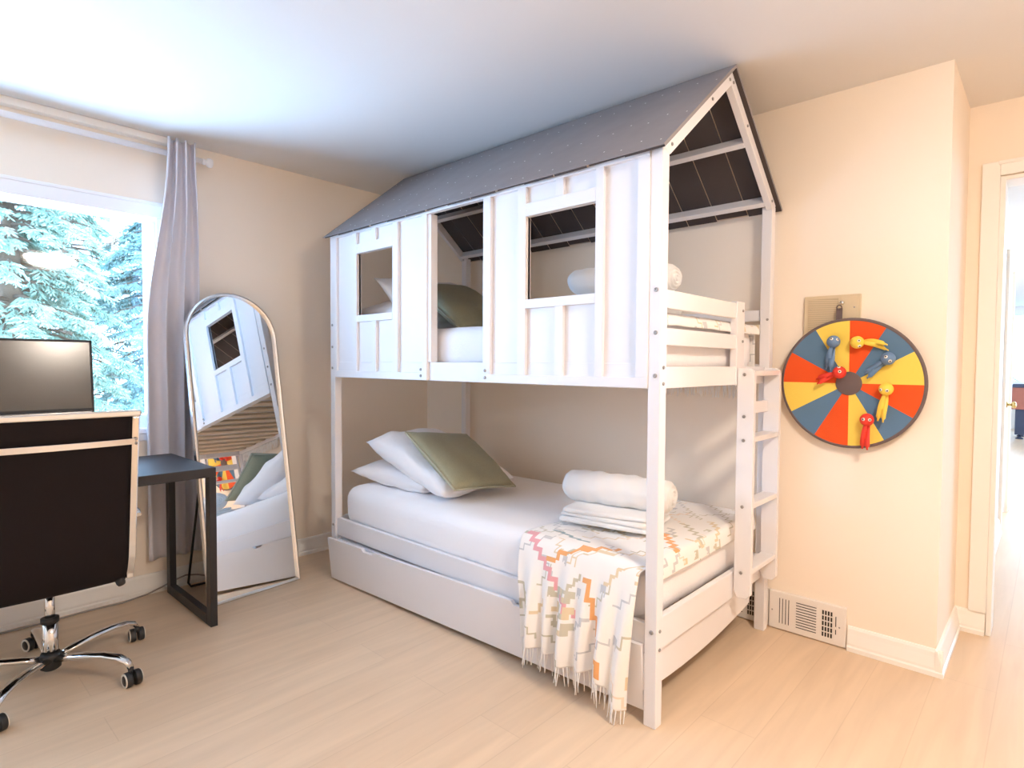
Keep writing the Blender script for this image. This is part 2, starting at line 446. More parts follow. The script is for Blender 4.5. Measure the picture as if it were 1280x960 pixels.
for nm, lo, pa, pos in (('window_2', 'wide far window with a white frame', 'y', (2.5, 5.9, .9, 2.3)), ('window_3', 'unseen side window added to light the far room', 'x', (3.8, 8.2, .3, 2.3))):  # the side window is out of view, put in to bring daylight here
    e = bpy.data.objects.new(nm, None); COL.objects.link(e); e['kind'] = 'structure'; e['label'] = lo; e['category'] = 'window'
    a0, a1, b0, b1 = pos; fm = MB(); gm = MB()
    cuts = [a0, (2*a0+a1)/3, (a0+2*a1)/3, a1]
    def bx(mb, u0, u1, z0, z1, d0, d1):
        if pa == 'y': mb.box(u0, u1, d0, d1, z0, z1)
        else: mb.box(d0, d1, u0, u1, z0, z1)
    d0, d1 = (12.52, 12.58) if pa == 'y' else (6.42, 6.48)
    for q in cuts: bx(fm, max(a0, q-.03), min(a1, q+.03), b0+.05, b1-.05, d0, d1)
    bx(fm, a0, a1, b0, b0+.05, d0, d1); bx(fm, a0, a1, b1-.05, b1, d0, d1)
    fm.build('window_frame', 'vinyl', e)
    bx(gm, a0+.03, a1-.03, b0+.05, b1-.05, d0+.028, d0+.032)
    gm.build('pane', 'glass', e)
for i, (a, b) in enumerate(((HY, 2.80), (3.70, 3.9))):
    skirting('baseboard_hall' + ('_near' if i == 0 else '_far'), (3.27, a), (3.27, b), (1, 0),
             'white baseboard end ' + ('before' if i == 0 else 'after') + ' the hall door')
dr = bpy.data.objects.new('door_1', None); COL.objects.link(dr)
dr['kind'] = 'structure'; dr['label'] = 'closed cream hall door with a brass knob'; dr['category'] = 'door'
d = MB().box(3.235, 3.262, 2.87, 3.63, .008, 2.04)
for z0, z1 in ((.2, .9), (1.05, 1.9)):
    for y0, y1 in ((2.98, 3.2), (3.3, 3.52)):
        d.box(3.262, 3.268, y0, y1, z0, z1)
d.build('door_leaf', 'door_paint', dr, bevel=.003)
cs = MB().box(3.27, 3.29, 2.80, 2.868, 0, 2.042).box(3.27, 3.29, 3.632, 3.70, 0, 2.042).box(3.27, 3.29, 2.80, 3.70, 2.042, 2.11)
cs.build('casing', 'door_paint', dr, bevel=.003)
kn = MB().lathe([(.026, 0), (.026, .006), (.010, .010), (.010, .03), (.022, .036), (.029, .048), (.028, .058), (.016, .066), (.002, .067)],
                Matrix.Translation((3.262, 3.56, .925)) @ Matrix.Rotation(R(90), 4, 'Y'), 20)
kn.build('door_knob', 'brass', dr)

# game table in the far room
GT = thing('game_table', 'red-brown games table on dark blue legs seen through the doorway', 'game table', (3.14, 10.4, 0))
t = MB().box(-.15, 1.05, -.02, .62, .51, .90)
t.build('cabinet', 'red_wood', GT, bevel=.008)
t = MB().box(-.17, 1.07, -.04, 0, .885, .935).box(-.17, 1.07, .60, .64, .885, .935).box(-.17, -.12, 0, .6, .885, .935).box(1.02, 1.07, 0, .6, .885, .935)
t.build('top_rail', 'navy', GT, bevel=.005)
for sx, sy in ((-.06, .02), (.86, .02), (-.06, .5), (.86, .5)):
    l = MB().box(sx, sx+.13, sy, sy+.11, .07, .51)
    lg = l.build('leg', 'navy', GT, bevel=.005)
    MB().lathe([(.055, 0), (.055, .012), (.02, .035), (.018, .07)], Matrix.Translation((sx+.065, sy+.055, 0)), 16).build('leveling_foot', 'navy', lg)
for i in range(4):
    MB().tube([(.1+.25*i, -.16, .80), (.1+.25*i, .76, .80)], .009, 8).build('player_rod', 'chrome', GT)

# unseen hall lamp, added to brighten the room beyond the doorway
hl = thing('hall_fill_lamp', 'unseen round ceiling lamp added to brighten the room beyond the doorway', 'ceiling lamp', (4.6, 5.4, H))
MB().lathe([(.21, 0), (.21, -.03), (.19, -.035), (.19, -.0)], None, 32).build('canopy', 'silver', hl)
MB().lathe([(.185, -.03), (.18, -.06), (.14, -.085), (.06, -.10), (.004, -.103)], None, 32).build('diffuser', 'hall_glow', hl)

# bedroom lamp (seen as the reflection in the window and in the monitor)
LP = thing('ceiling_lamp', 'round semi-flush ceiling lamp lighting the bedroom', 'ceiling lamp', (3.95, -1.65, H))
MB().lathe([(.075, 0), (.075, -.018), (.02, -.026), (.016, -.10), (.03, -.105), (.03, -.11)], None, 32).build('canopy', 'silver', LP)
MB().lathe([(.205, -.085), (.215, -.09), (.215, -.125), (.205, -.125)], None, 40).build('rim', 'silver', LP)
MB().lathe([(.205, -.092), (.203, -.135), (.185, -.17), (.14, -.20), (.07, -.22), (.004, -.226)], None, 40).build('diffuser', 'lamp_glow', LP)

# ------------------------------------------------------------------ house bunk bed
XL, XR, YF, YB, TW, ZP = 0.4865, 2.5843, -1.104, -0.0885, 0.046, 1.972
BED = thing('house_bunk_bed', 'white house-shaped bunk bed with grey gabled roof and window cutouts', 'bunk bed', (0, 0, 0))
def bolts(parent, spots, axis, r=.0075):
    for p in spots:
        rot = {'-y': Matrix.Rotation(R(90), 4, 'X'), '+x': Matrix.Rotation(R(90), 4, 'Y')}[axis]
        MB().lathe([(r, 0), (r, .0025), (r*.75, .004), (r*.3, .004), (r*.3, .0025), (.0005, .0025)], Matrix.Translation(p) @ rot, 14).build('bolt', 'bolt', parent)
posts = {}
for k, (x0, y0) in dict(fl=(XL, YF), fr=(XR-TW, YF), bl=(XL, YB), br=(XR-TW, YB)).items():
    posts[k] = MB().box(x0, x0+TW, y0, y0+.044, 0, ZP).build('post', 'bed', BED, bevel=.003)
xm = XR-TW*.5
bolts(posts['fr'], [(xm+.004, YF, z) for z in (1.495, 1.352, 1.207, .332)], '-y')
bolts(posts['fr'], [(XR, YF+.022, z) for z in (1.235, 1.18, .335, .27)], '+x', .006)
bolts(posts['fl'], [(XL+.022, YF, z) for z in (1.46, 1.335, 1.215, .31)], '-y', .007)
bolts(posts['br'], [(XR-.012, YB, 1.455), (XR-.012, YB, 1.22)], '-y', .006)

# upper and lower frame rails
for z0, z1 in ((1.162, 1.25), (.25, .352)):
    MB().box(XL+TW, XR-TW, YF+.010, YF+.034, z0, z1).build('side_rail', 'bed', BED, bevel=.003)
    MB().box(XL+TW, XR-TW, YB+.012, YB+.036, z0, z1).build('side_rail', 'bed', BED, bevel=.003)
    MB().box(XR-TW+.004, XR-.018, YF+.044, YB, z0, z1-.012 if z0 > 1 else z1+.012).build('end_rail', 'bed', BED, bevel=.003)
    MB().box(XL+.012, XL+TW-.008, YF+.044, YB, z0, z1).build('end_rail', 'bed', BED, bevel=.003)
    for i in range(13):
        x = XL+.11 + i*(XR-XL-.22)/12
        MB().box(x-.034, x+.034, YF+.034, YB+.012, z0+.032, z0+.050).build('slat', 'slat', BED, bevel=.002)
    for y0 in (YF+.034, YB-.012):
        MB().box(XL+TW, XR-TW, y0, y0+.024, z0+.005, z0+.032).build('slat_ledge', 'bed', BED)
# guard rails of the upper bunk
XG0, XG1 = XR-TW+.002, XR-.020
for z0, z1 in ((1.312, 1.372), (1.440, 1.504)):
    MB().box(XG0, XG1, YF+.044, -.405, z0, z1).build('guard_rail', 'bed', BED, bevel=.003)
gp = MB().box(XG0, XG1+.006, -.430, -.350, 1.160, 1.512).build('guard_post', 'bed', BED, bevel=.003)
bolts(gp, [(XG1+.006, -.372, z) for z in (1.475, 1.345, 1.21, 1.178)], '+x', .006)
MB().box(XL+TW, XR-TW, YB+.012, YB+.034, 1.450, 1.502).build('guard_rail', 'bed', BED, bevel=.003)
MB().box(XL+.012, XL+TW-.008, YF+.044, YB, 1.440, 1.504).build('guard_rail', 'bed', BED, bevel=.003)

# house front: two panels with a window each, door gap between
def front_panel(x0, x1, hole, battens, short):
    y0, y1 = YF+.012, YF+.024            # sheet
    zb, zt = 1.164, 1.955
    hx0, hx1, hz0, hz1 = hole
    p = MB()
    p.box(x0, hx0, y0, y1, zb, zt).box(hx1, x1, y0, y1, zb, zt).box(hx0, hx1, y0, y1, zb, hz0).box(hx0, hx1, y0, y1, hz1, zt)
    pan = p.build('front_panel', 'bed', BED)
    b = MB(); ya = YF-.004
    b.box(x0, x1, ya, y0, zb, zb+.036)                                     # bottom board
    for a0, a1 in battens:
        b.box(a0, a1, ya, y0, zb+.036, zt)
    b.box(hx0, hx1, ya, y0, hz1, hz1+.05).box(hx0, hx1, ya, y0, hz0-.036, hz0)
    for a0, a1 in short:
        b.box(a0, a1, ya, y0, zb+.036, hz0-.036).box(a0, a1, ya, y0, hz1+.05, zt)
    # reveals of the window hole
    b.box(hx0-.004, hx0, y0, y1+.004, hz0, hz1).box(hx1, hx1+.004, y0, y1+.004, hz0, hz1)
    b.build('panel_battens', 'bed', pan, bevel=.0015)
    return pan
front_panel(XL+TW, 1.362, (.763, 1.090, 1.502, 1.834), [(XL+TW, .558), (.722, .763), (1.090, 1.132), (1.325, 1.362)], [(.906, .944)])
p2 = front_panel(1.742, XR-TW, (1.984, 2.320, 1.502, 1.832), [(1.742, 1.785), (1.942, 1.984), (2.320, 2.354), (2.492, XR-TW)], [(2.135, 2.174)])
for xx, z in ((1.318, 1.215), (1.318, 1.185), (1.757, 1.215), (1.757, 1.185)):
    bolts(p2, [(xx, YF-.004, z)], '-y', .007)
MB().box(1.342, 1.385, YF+.004, YF+.044, 1.25, 1.945).build('door_jamb', 'bed', BED, bevel=.002)
MB().box(1.722, 1.765, YF+.026, YF+.044, 1.25, 1.945).build('door_jamb', 'bed', BED, bevel=.002)
MB().box(XL+TW, XR-TW, YF-.006, YF+.022, 1.947, 1.982).build('eave_rail', 'bed', BED, bevel=.003)

# gable roof
YM, ZK, OV = -.572, 2.420, .020
EF, EB, ZE = -1.140, -.012, 1.957
SL = (ZK-ZE)/(YM-EF)
def roof_z(y): return ZK - SL*abs(y-YM)
def roof_slope(ye):
    mb = MB(); n = 14; xs = XL-OV; L = XR-XL+2*OV; wv = L/n; th = .012; ts = .003
    sgn = 1 if ye > YM else -1
    nrm = Vector((0, sgn*SL, 1)).normalized()
    gap = .0045
    def slab(xa, xb, e, t0, t1, mats):
        P = [Vector((xa, YM, ZK)), Vector((xb, YM, ZK)), Vector((xb, e, roof_z(e))), Vector((xa, e, roof_z(e)))]
        hi = [p - nrm*t0 for p in P]; lo = [p - nrm*t1 for p in P]
        for q, t_ in ((hi, t0), (lo, t1)):
            for k in (0, 1): q[k].y = YM; q[k].z = ZK - t_*math.sqrt(1+SL*SL)
        b = len(mb.v)
        mb.v += [tuple(p) for p in hi+lo]
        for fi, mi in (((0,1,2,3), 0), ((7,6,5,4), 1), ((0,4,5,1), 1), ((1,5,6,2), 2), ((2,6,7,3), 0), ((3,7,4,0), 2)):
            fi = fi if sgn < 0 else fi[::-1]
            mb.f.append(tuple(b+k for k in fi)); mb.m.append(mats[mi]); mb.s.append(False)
    slab(xs, xs+L, ye, 0, ts, (0, 3, 0))
    for i in range(n):
        xa, xb = xs+i*wv+(gap/2 if i else 0), xs+(i+1)*wv-(gap/2 if i < n-1 else 0)
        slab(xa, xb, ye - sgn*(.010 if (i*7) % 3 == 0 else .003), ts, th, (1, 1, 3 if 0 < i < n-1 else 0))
    # covering skin that hides the gaps from above (roofing sheet), left short near the ridge
    for i in range(n):
        x = xs + (i+.5)*wv
        for kx in (-.045, .045):
            for fr in (.16, .58, .90):
                y = YM + (ye-YM)*(fr + (.03 if kx > 0 else -.02))
                c_ = Vector((x+kx, y, roof_z(y))) + nrm*.0005
                t1 = Vector((1, 0, 0)); t2 = nrm.cross(t1)
                rr = .0032
                V = [c_ + nrm*.0012] + [c_ + t1*math.cos(a)*rr + t2*math.sin(a)*rr for a in [2*PI*j/8 for j in range(8)]]
                mb.add(V, [(0, 1+j, 1+(j+1) % 8) for j in range(8)], 2, True)
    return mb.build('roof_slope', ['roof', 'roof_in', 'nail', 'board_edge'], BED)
roof_slope(EF); roof_slope(EB)
def rafter(x0, x1, ye, nm='rafter'):
    th, h = .013, .045
    sgn = 1 if ye > YM else -1
    d = Vector((0, sgn, -SL)).normalized(); nrm = Vector((0, sgn*SL, 1)).normalized()
    top = Vector((0, YM, ZK-th*1.35)); 
    e = Vector((0, ye - sgn*.03, roof_z(ye - sgn*.03))) - nrm*(th+.0005)
    poly = [top, Vector((0, YM, top.z - h*1.30)), e - nrm*h - d*.02, e - nrm*h*.3, e]
    pl = [(p.y, p.z) for p in poly]
    if sgn < 0: pl = pl[::-1]
    o = MB().prism(pl, 'x', x0, x1).build(nm, 'bed', BED, bevel=.002)
    if x1 > 2:
        for fr in (.06, .35, .93):
            q = top + (e-top)*fr - nrm*h*.5
            bolts(o, [(x1, q.y, q.z)], '+x', .006)
    return o
for ye in (EF, EB):
    rafter(XR-.026, XR+.002, ye); rafter(XL-.002, XL+.026, ye)
    sgn = 1 if ye > YM else -1
    for yy in (YM + sgn*.245, YM+sgn*.490):
        nrm = Vector((0, sgn*SL, 1)).normalized()
        p = Vector((0, yy, roof_z(yy))) - nrm*(.0125+.0245)
        mb = MB(); mb.bar((XL+.026, p.y, p.z), (XR-.026, p.y, p.z), .024, .048, nrm)
        mb.build('purlin', 'bed', BED, bevel=.002)
mb = MB().box(XL+.026, XR-.026, YM-.014, YM+.014, ZK-.075, ZK-.022).build('ridge_beam', 'bed', BED, bevel=.002)

# ladder
LD = MB()
yl0, yl1, xl0, xl1 = -.425, -.120, 2.573, 2.643
def rail_poly(): return [(xl0, .290), (xl0+.014, .262), (xl1-.016, .262), (xl1, .282), (xl1, 1.205), (xl1-.006, 1.224), (xl1-.022, 1.232), (xl0, 1.232)]
lad = MB().prism(rail_poly(), 'y', yl0+.024, yl0).build('ladder', 'bed', BED, bevel=.002)
MB().prism(rail_poly(), 'y', yl1+.024, yl1).build('ladder_rail', 'bed', lad, bevel=.002)
for z in (1.222, .945, .665, .385):
    MB().box(xl0+.004, xl1-.003, yl0+.0242, yl1-.0002, z-.022, z).build('rung', 'bed', lad, bevel=.003)
MB().box(xl0+.002, xl0+.022, yl0+.0242, yl1-.0002, 1.035, 1.085).build('ladder_brace', 'bed', lad, bevel=.003)
bolts(lad, [(xl0+.03, yl0, z) for z in (1.205, 1.03, .93, .65, .37)], '-y', .007)

# ------------------------------------------------------------------ trundle
TR = thing('trundle_drawer', 'long white trundle drawer under the lower bunk', 'trundle', (1.5, -.6, 0))
B0 = (1.5, -.6, 0)
yt0, yt1 = -1.150, -1.128
def tp(x, z):    # front face leans in towards its foot
    f_ = (x-.522)/2.01
    return (x, yt0 + f_*.036 + (.245+.03*f_-z)*.10, z)
nx0, nx1, nd = .855, .965, .016
xs = [.522, nx0, nx0+.016, nx1-.016, nx1, 1.93, 1.946, 2.024, 2.04, 2.532]
def zt(x):
    b = .246+.034*(x-.522)/2.01
    return b - (nd if (nx0+.01 < x < nx1-.01 or 1.94 < x < 2.03) else 0)
tb = Local(B0); V = []
for x in xs:
    zb = .008 + .034*(x-.522)/2.01
    a = tp(x, zb); b = tp(x, zt(x))
    V += [a, b, (b[0], b[1]+.018, b[2]), (a[0], a[1]+.018, a[2])]
F = [(0, 1, 2, 3)[::-1], tuple(4*(len(xs)-1)+k for k in range(4))]
for i in range(len(xs)-1):
    for k in range(4):
        k2 = (k+1) % 4
        F.append((4*i+k, 4*i+k2, 4*(i+1)+k2, 4*(i+1)+k))
tb.add(V, F); tb.build('front_panel', 'bed', TR, bevel=.0015, weld=True)
for x0 in (.54, 2.528):
    sd = Local(B0)
    n = 10; V = []
    for j in range(n+1):
        y = -1.098 + j*.93/n
        zb_ = .105 + .045*((j/n-.35)/.65)**2
        V += [(x0, y, zb_), (x0+.016, y, zb_), (x0+.016, y, .245), (x0, y, .245)]
    F = [(0, 1, 2, 3), tuple(4*n+k for k in range(4))[::-1]]
    for i in range(n):
        for k in range(4):
            k2 = (k+1) % 4
            F.append((4*i+k, 4*(i+1)+k, 4*(i+1)+k2, 4*i+k2))
    sd.add(V, F)
    sd.build('side_panel', 'bed', TR, weld=True)
Local(B0).box(.556, 2.528, -1.10, -.17, .215, .235).build('bed_base', 'bed', TR)
for x, y in ((.7, -1.0), (2.4, -1.0), (.7, -.3), (2.4, -.3)):
    Local(B0).box(x-.02, x+.02, y-.015, y+.015, .05, .215).lathe([(.025, -.012), (.025, .012)], Matrix.Translation((x, y, .025)) @ Matrix.Rotation(R(90), 4, 'X'), 16).build('caster', 'rubber', TR)

# ------------------------------------------------------------------ soft things
def nz(p, s, seed=0.0):
    return noise.noise(Vector((p[0]*s+seed, p[1]*s+seed*1.7, p[2]*s-seed*.6)))
def soft_box(sx, sy, sz, r, n=(24, 14, 5), disp=0.006, ds=6.0, seed=0.0, sag=0.0, pucker=0.0):
    """rounded, slightly crumpled block centred on the origin"""
    mb = MB()
    hx, hy, hz = sx/2, sy/2, sz/2
    def place(x, y, z):
        c = Vector((max(-hx+r, min(hx-r, x)), max(-hy+r, min(hy-r, y)), max(-hz+r, min(hz-r, z))))
        d_ = Vector((x, y, z)) - c
        if d_.length > 1e-9:
            d_.normalize(); p = c + d_*r
        else:
            p = Vector((x, y, z)); d_ = Vector((0, 0, 1 if z > 0 else -1))
        q = p + d_*(nz(p, ds, seed)*disp + nz(p, ds*3.1, seed+9)*disp*.35)
        if pucker and abs(d_.z) < .8:
            t_ = (p.x if abs(d_.y) > abs(d_.x) else p.y)
            q = q + d_*pucker*math.sin(t_*95+3*nz(p, 4, seed))*max(0, nz(p, 3, seed+4)+.35)
        return q
    nx, ny, nzz = n
    def face(fn, a, b):
        mb.grid(fn, a, b)
    face(lambda u, v: place((u*2-1)*hx, (v*2-1)*hy, hz), nx, ny)
    face(lambda u, v: place((1-u*2)*hx, (v*2-1)*hy, -hz), nx, ny)
    face(lambda u, v: place((u*2-1)*hx, -hy, (v*2-1)*hz), nx, nzz)
    face(lambda u, v: place((1-u*2)*hx, hy, (v*2-1)*hz), nx, nzz)
    face(lambda u, v: place(hx, (u*2-1)*hy, (v*2-1)*hz), ny, nzz)
    face(lambda u, v: place(-hx, (1-u*2)*hy, (v*2-1)*hz), ny, nzz)
    return mb
def xf(mb, mx):
    mb.v = [tuple(mx @ Vector(p)) for p in mb.v]
    return mb
def pillow_mesh(w_, h_, t_, n=26, seed=0.0, wr=.012, pw=2.6, pinch=.085, flange=0.0):
    """two domed skins meeting at a seam; x = width, y = height, z = thickness"""
    mb = MB()
    def pt(u, v, s):
        a, b = u*2-1, v*2-1
        ka = 1 - pinch*(1-abs(b)**2)*abs(a)**3; kb = 1 - pinch*(1-abs(a)**2)*abs(b)**3
        prof = max(0, (1-abs(a)**pw)*(1-abs(b)**pw))**.45
        x, y = a*ka*w_/2, b*kb*h_/2
        z = s*t_/2*prof
        w2 = wr*(nz((x, y, s*.3), 7, seed)*1.2 + nz((x, y, s*.3), 17, seed+3)*.5)*min(1, prof*1.6)
        return (x, y, z + w2)
    mb.grid(lambda u, v: pt(u, v, 1), n, n)
    mb.grid(lambda u, v: pt(1-u, v, -1), n, n)
    return mb
def frame(o, xd, yd):
    o = Vector(o); xd = Vector(xd).normalized(); zd = xd.cross(Vector(yd)).normalized(); yd = zd.cross(xd)
    m = Matrix((xd, yd, zd)).transposed().to_4x4(); m.translation = o
    return m
def pillow(name, mx, w_, h_, t_, material, label, group, seed, piping=None, **k):
    o = pillow_mesh(w_, h_, t_, seed=seed, **k).build(name, material, weld=1e-4)
    o.matrix_world = mx
    tag(o, label, 'cushion' if piping else 'pillow', group)
    if piping:
        pts = []; n = 20; pinch = k.get('pinch', .06)
        for sd_ in range(4):
            for i in range(n):
                f_ = i/n*2-1
                a, b = [(f_, -1), (1, f_), (-f_, 1), (-1, -f_)][sd_]
                ka = 1 - pinch*(1-abs(b)**2)*abs(a)**3; kb = 1 - pinch*(1-abs(a)**2)*abs(b)**3
                pts.append((a*ka*w_/2, b*kb*h_/2, 0))
        pts.append(pts[0])
        MB().tube(pts, .006, 6, caps=False).build('piping', piping, o)
    return o

# mattresses in fitted sheets
o = soft_box(1.965, .965, .238, .075, (60, 30, 8), .006, 5, 1.0, pucker=.004).build('mattress', 'sheet', weld=1e-4)
o.location = (1.537, -.588, .421)
# lower: top about z .545 with the soft duvet edge
o.scale = (1, 1, 1)
tag(o, 'white sheeted mattress on the lower bunk', 'mattress', 'bunk mattresses')
LOW = .421+.119
o = soft_box(1.965, .93, .205, .055, (60, 30, 8), .005, 5, 4.0, pucker=.004).build('mattress', 'sheet', weld=1e-4)
o.location = (1.537, -.575, 1.3155)
UPP = 1.3155+.1025
tag(o, 'white sheeted mattress on the upper bunk behind the house front', 'mattress', 'bunk mattresses')

# lower pillows and cushion
pillow('pillow', Matrix.Translation((.80, -.67, LOW+.055)) @ Euler((R(1), R(3), R(5))).to_matrix().to_4x4(), .62, .60, .15, 'pillow',
       'white pillow lying flat at the head of the lower bunk', 'pillows on the lower bunk', 2.0, pinch=.05)
pillow('pillow', frame((1.01, -.735, LOW+.160), (.74, .00, -.22), (.0, 1, .05)), .72, .50, .205, 'pillow',
       'white pillow leaning on another one beneath the sage cushion of the lower bunk', 'pillows on the lower bunk', 5.0, pinch=.05, wr=.018)
A_, B_, C_, D_ = Vector((1.07, -.975, .800)), Vector((.945, -.565, .815)), Vector((1.325, -.53, .565)), Vector((1.465, -.98, .555))
pillow('cushion', frame((A_+B_+C_+D_)/4 + Vector((.012, .012, .042)), (D_-A_), (B_-A_)), .47, .47, .11, 'green',
       'sage green square cushion leaning on the white pillows of the lower bunk', 'sage cushions', 8.0, piping='green2', wr=.006, pinch=.03)
# upper pillows and cushion
pillow('pillow', Matrix.Translation((.76, -.64, UPP+.095)) @ Euler((R(0), R(4), R(-4))).to_matrix().to_4x4(), .50, .70, .20, 'pillow',
       'white pillow lying flat behind the left window cutout of the upper bunk', 'pillows on the upper bunk', 12.0)
pillow('pillow', frame((.88, -.62, UPP+.165), (.55, .05, -.5), (-.05, 1, .05)), .46, .68, .14, 'pillow',
       'white pillow standing tilted behind the left window cutout of the upper bunk', 'pillows on the upper bunk', 15.0)
pillow('cushion', frame((1.10, -.62, UPP+.145), (.62, .05, -.42), (-.05, 1, .06)), .46, .46, .12, 'green',
       'sage green cushion seen through the door gap of the upper bunk', 'sage cushions', 18.0, piping='green2', wr=.006, pinch=.03)

# towels
def towel_roll(p0, p1, r, label, seed):
    p0 = Vector(p0); p1 = Vector(p1); d_ = (p1-p0); L = d_.length; d_.normalize()
    u = Vector((0, 0, 1)); s_ = d_.cross(u).normalized(); u = s_.cross(d_)
    n, m = 40, 44
    mb = MB()
    def pt(a, t):
        rad = r*(1 + .10*nz((t*3, math.cos(a), math.sin(a)), 1.6, seed) + .03*math.sin(t*38+2*math.sin(a)))
        if t < .06: rad *= .80 + .20*math.sqrt(t/.06)
        if t > .94: rad *= .80 + .20*math.sqrt((1-t)/.06)
        if abs(a-2.2) < .12: rad *= .95
        q = p0 + d_*(t*L) + s_*math.cos(a)*rad*1.05 + u*(math.sin(a)*rad*.95)
        return q
    V = [pt(2*PI*i/n, j/m) for j in range(m+1) for i in range(n)]
    F = [(j*n+i, j*n+(i+1) % n, (j+1)*n+(i+1) % n, (j+1)*n+i) for j in range(m) for i in range(n)]
    mb.add(V, F, 0, True)
    # spiral ends
    for t, c0, sgn in ((0, p0, -1), (1, p1, 1)):
        nr, na = 14, n
        def sp(i, k):
            a = 2*PI*k/na; q = pt(a, t)-c0; f_ = i/nr
            dep = .012*(1-f_**3) + .006*math.sin((f_*3.5 + a/(2*PI))*2*PI)
            return c0 + q*f_ + d_*sgn*(dep if f_ < .98 else 0)
        V = [sp(i, k) for i in range(nr+1) for k in range(na)]
        F = [(i*na+k, i*na+(k+1) % na, (i+1)*na+(k+1) % na, (i+1)*na+k) for i in range(nr) for k in range(na)]
        if sgn < 0: F = [f_[::-1] for f_ in F]
        mb.add(V, F, 0, True)
    o = mb.build('rolled_towel', 'towel', weld=1e-4)
    return tag(o, label, 'towel', 'white towels on the bunks')
TB = .568     # top of the lower throw
towel_roll((1.935, -.735, TB+.128), (2.40, -.66, TB+.128), .073, 'thick rolled white towel lying on the lower bunk behind the front post', 3.0)
ft = MB()
fts = []
for i, (sx, sy, z, rot) in enumerate(((.40, .30, 0, 4), (.385, .285, .021, 1), (.375, .28, .041, 6))):
    b = soft_box(sx, sy, .022, .010, (20, 14, 3), .004, 9, 20+i)
    xf(b, Matrix.Translation((2.17, -.72, TB+.013+z)) @ Matrix.Rotation(R(rot+6), 4, 'Z'))
    ft.v, off = ft.v + b.v, len(ft.v)
    ft.f += [tuple(off+k for k in q) for q in b.f]; ft.m += b.m; ft.s += b.s
o = ft.build('folded_towel', 'towel', weld=1e-4)
tag(o, 'flat folded white towel under the rolled towel of the lower bunk', 'towel', 'white towels on the bunks')
towel_roll((1.93, -.70, UPP+.20), (2.43, -.72, UPP+.17), .062, 'rolled white towel lying behind the right window cutout of the upper bunk', 6.0)
b = soft_box(.46, .26, .10, .03, (24, 14, 6), .005, 9, 31.0)
xf(b, Matrix.Translation((2.18, -.71, UPP+.075)) @ Matrix.Rotation(R(3), 4, 'Z'))
o = b.build('folded_towel', 'towel', weld=1e-4)
tag(o, 'folded white towel beneath the rolled towel of the upper bunk', 'towel', 'white towels on the bunks')

# throws with stepped zigzag yarn lines
def throw_pattern(nu, nv, seed):
    rnd = random.Random(seed)
    g = [[0]*nv for _ in range(nu)]
    def stair(i, j, di, dj, run, rise, steps, colr, th=2):
        for s in range(steps):
            for q in range(run):
                for a in range(th):
                    ii, jj = int(i), int(j)+a
                    if 0 <= ii < nu and 0 <= jj < nv: g[ii][jj] = colr
                i += di
            for q in range(rise):
                for a in range(th):
                    ii, jj = int(i)+a, int(j)
                    if 0 <= ii < nu and 0 <= jj < nv: g[ii][jj] = colr
                j += dj
    pal = [1, 1, 1, 2, 2, 6, 6, 7, 2, 1]
    for row in range(0, nv, 15):
        i = -rnd.randint(0, 12)
        while i < nu:
            st = rnd.randint(2, 5)
            stair(i, row+rnd.randint(0, 6), 1, rnd.choice((1, -1)), rnd.randint(4, 6), rnd.randint(4, 6), st, rnd.choice(pal), rnd.choice((1, 1, 2)))
            i += st*5 + rnd.randint(3, 10)
    for _ in range(int(nu*nv/620)):
        i, j = rnd.randint(0, nu), rnd.randint(0, nv); c_ = rnd.choice((1, 6, 1, 2))
        for a in range(rnd.randint(3, 6)):
            for b_ in range(rnd.randint(3, 6)):
                if 0 <= i+a < nu and 0 <= j+b_ < nv: g[i+a][j+b_] = c_
    return g, stair
MATS_T = ['b_white', 'b_sage', 'b_grey', 'b_orange', 'b_pink', 'b_teal', 'b_sand', 'b_peach']
def sm(x, a, b):
    t_ = max(0, min(1, (x-a)/(b-a))); return t_*t_*(3-2*t_)
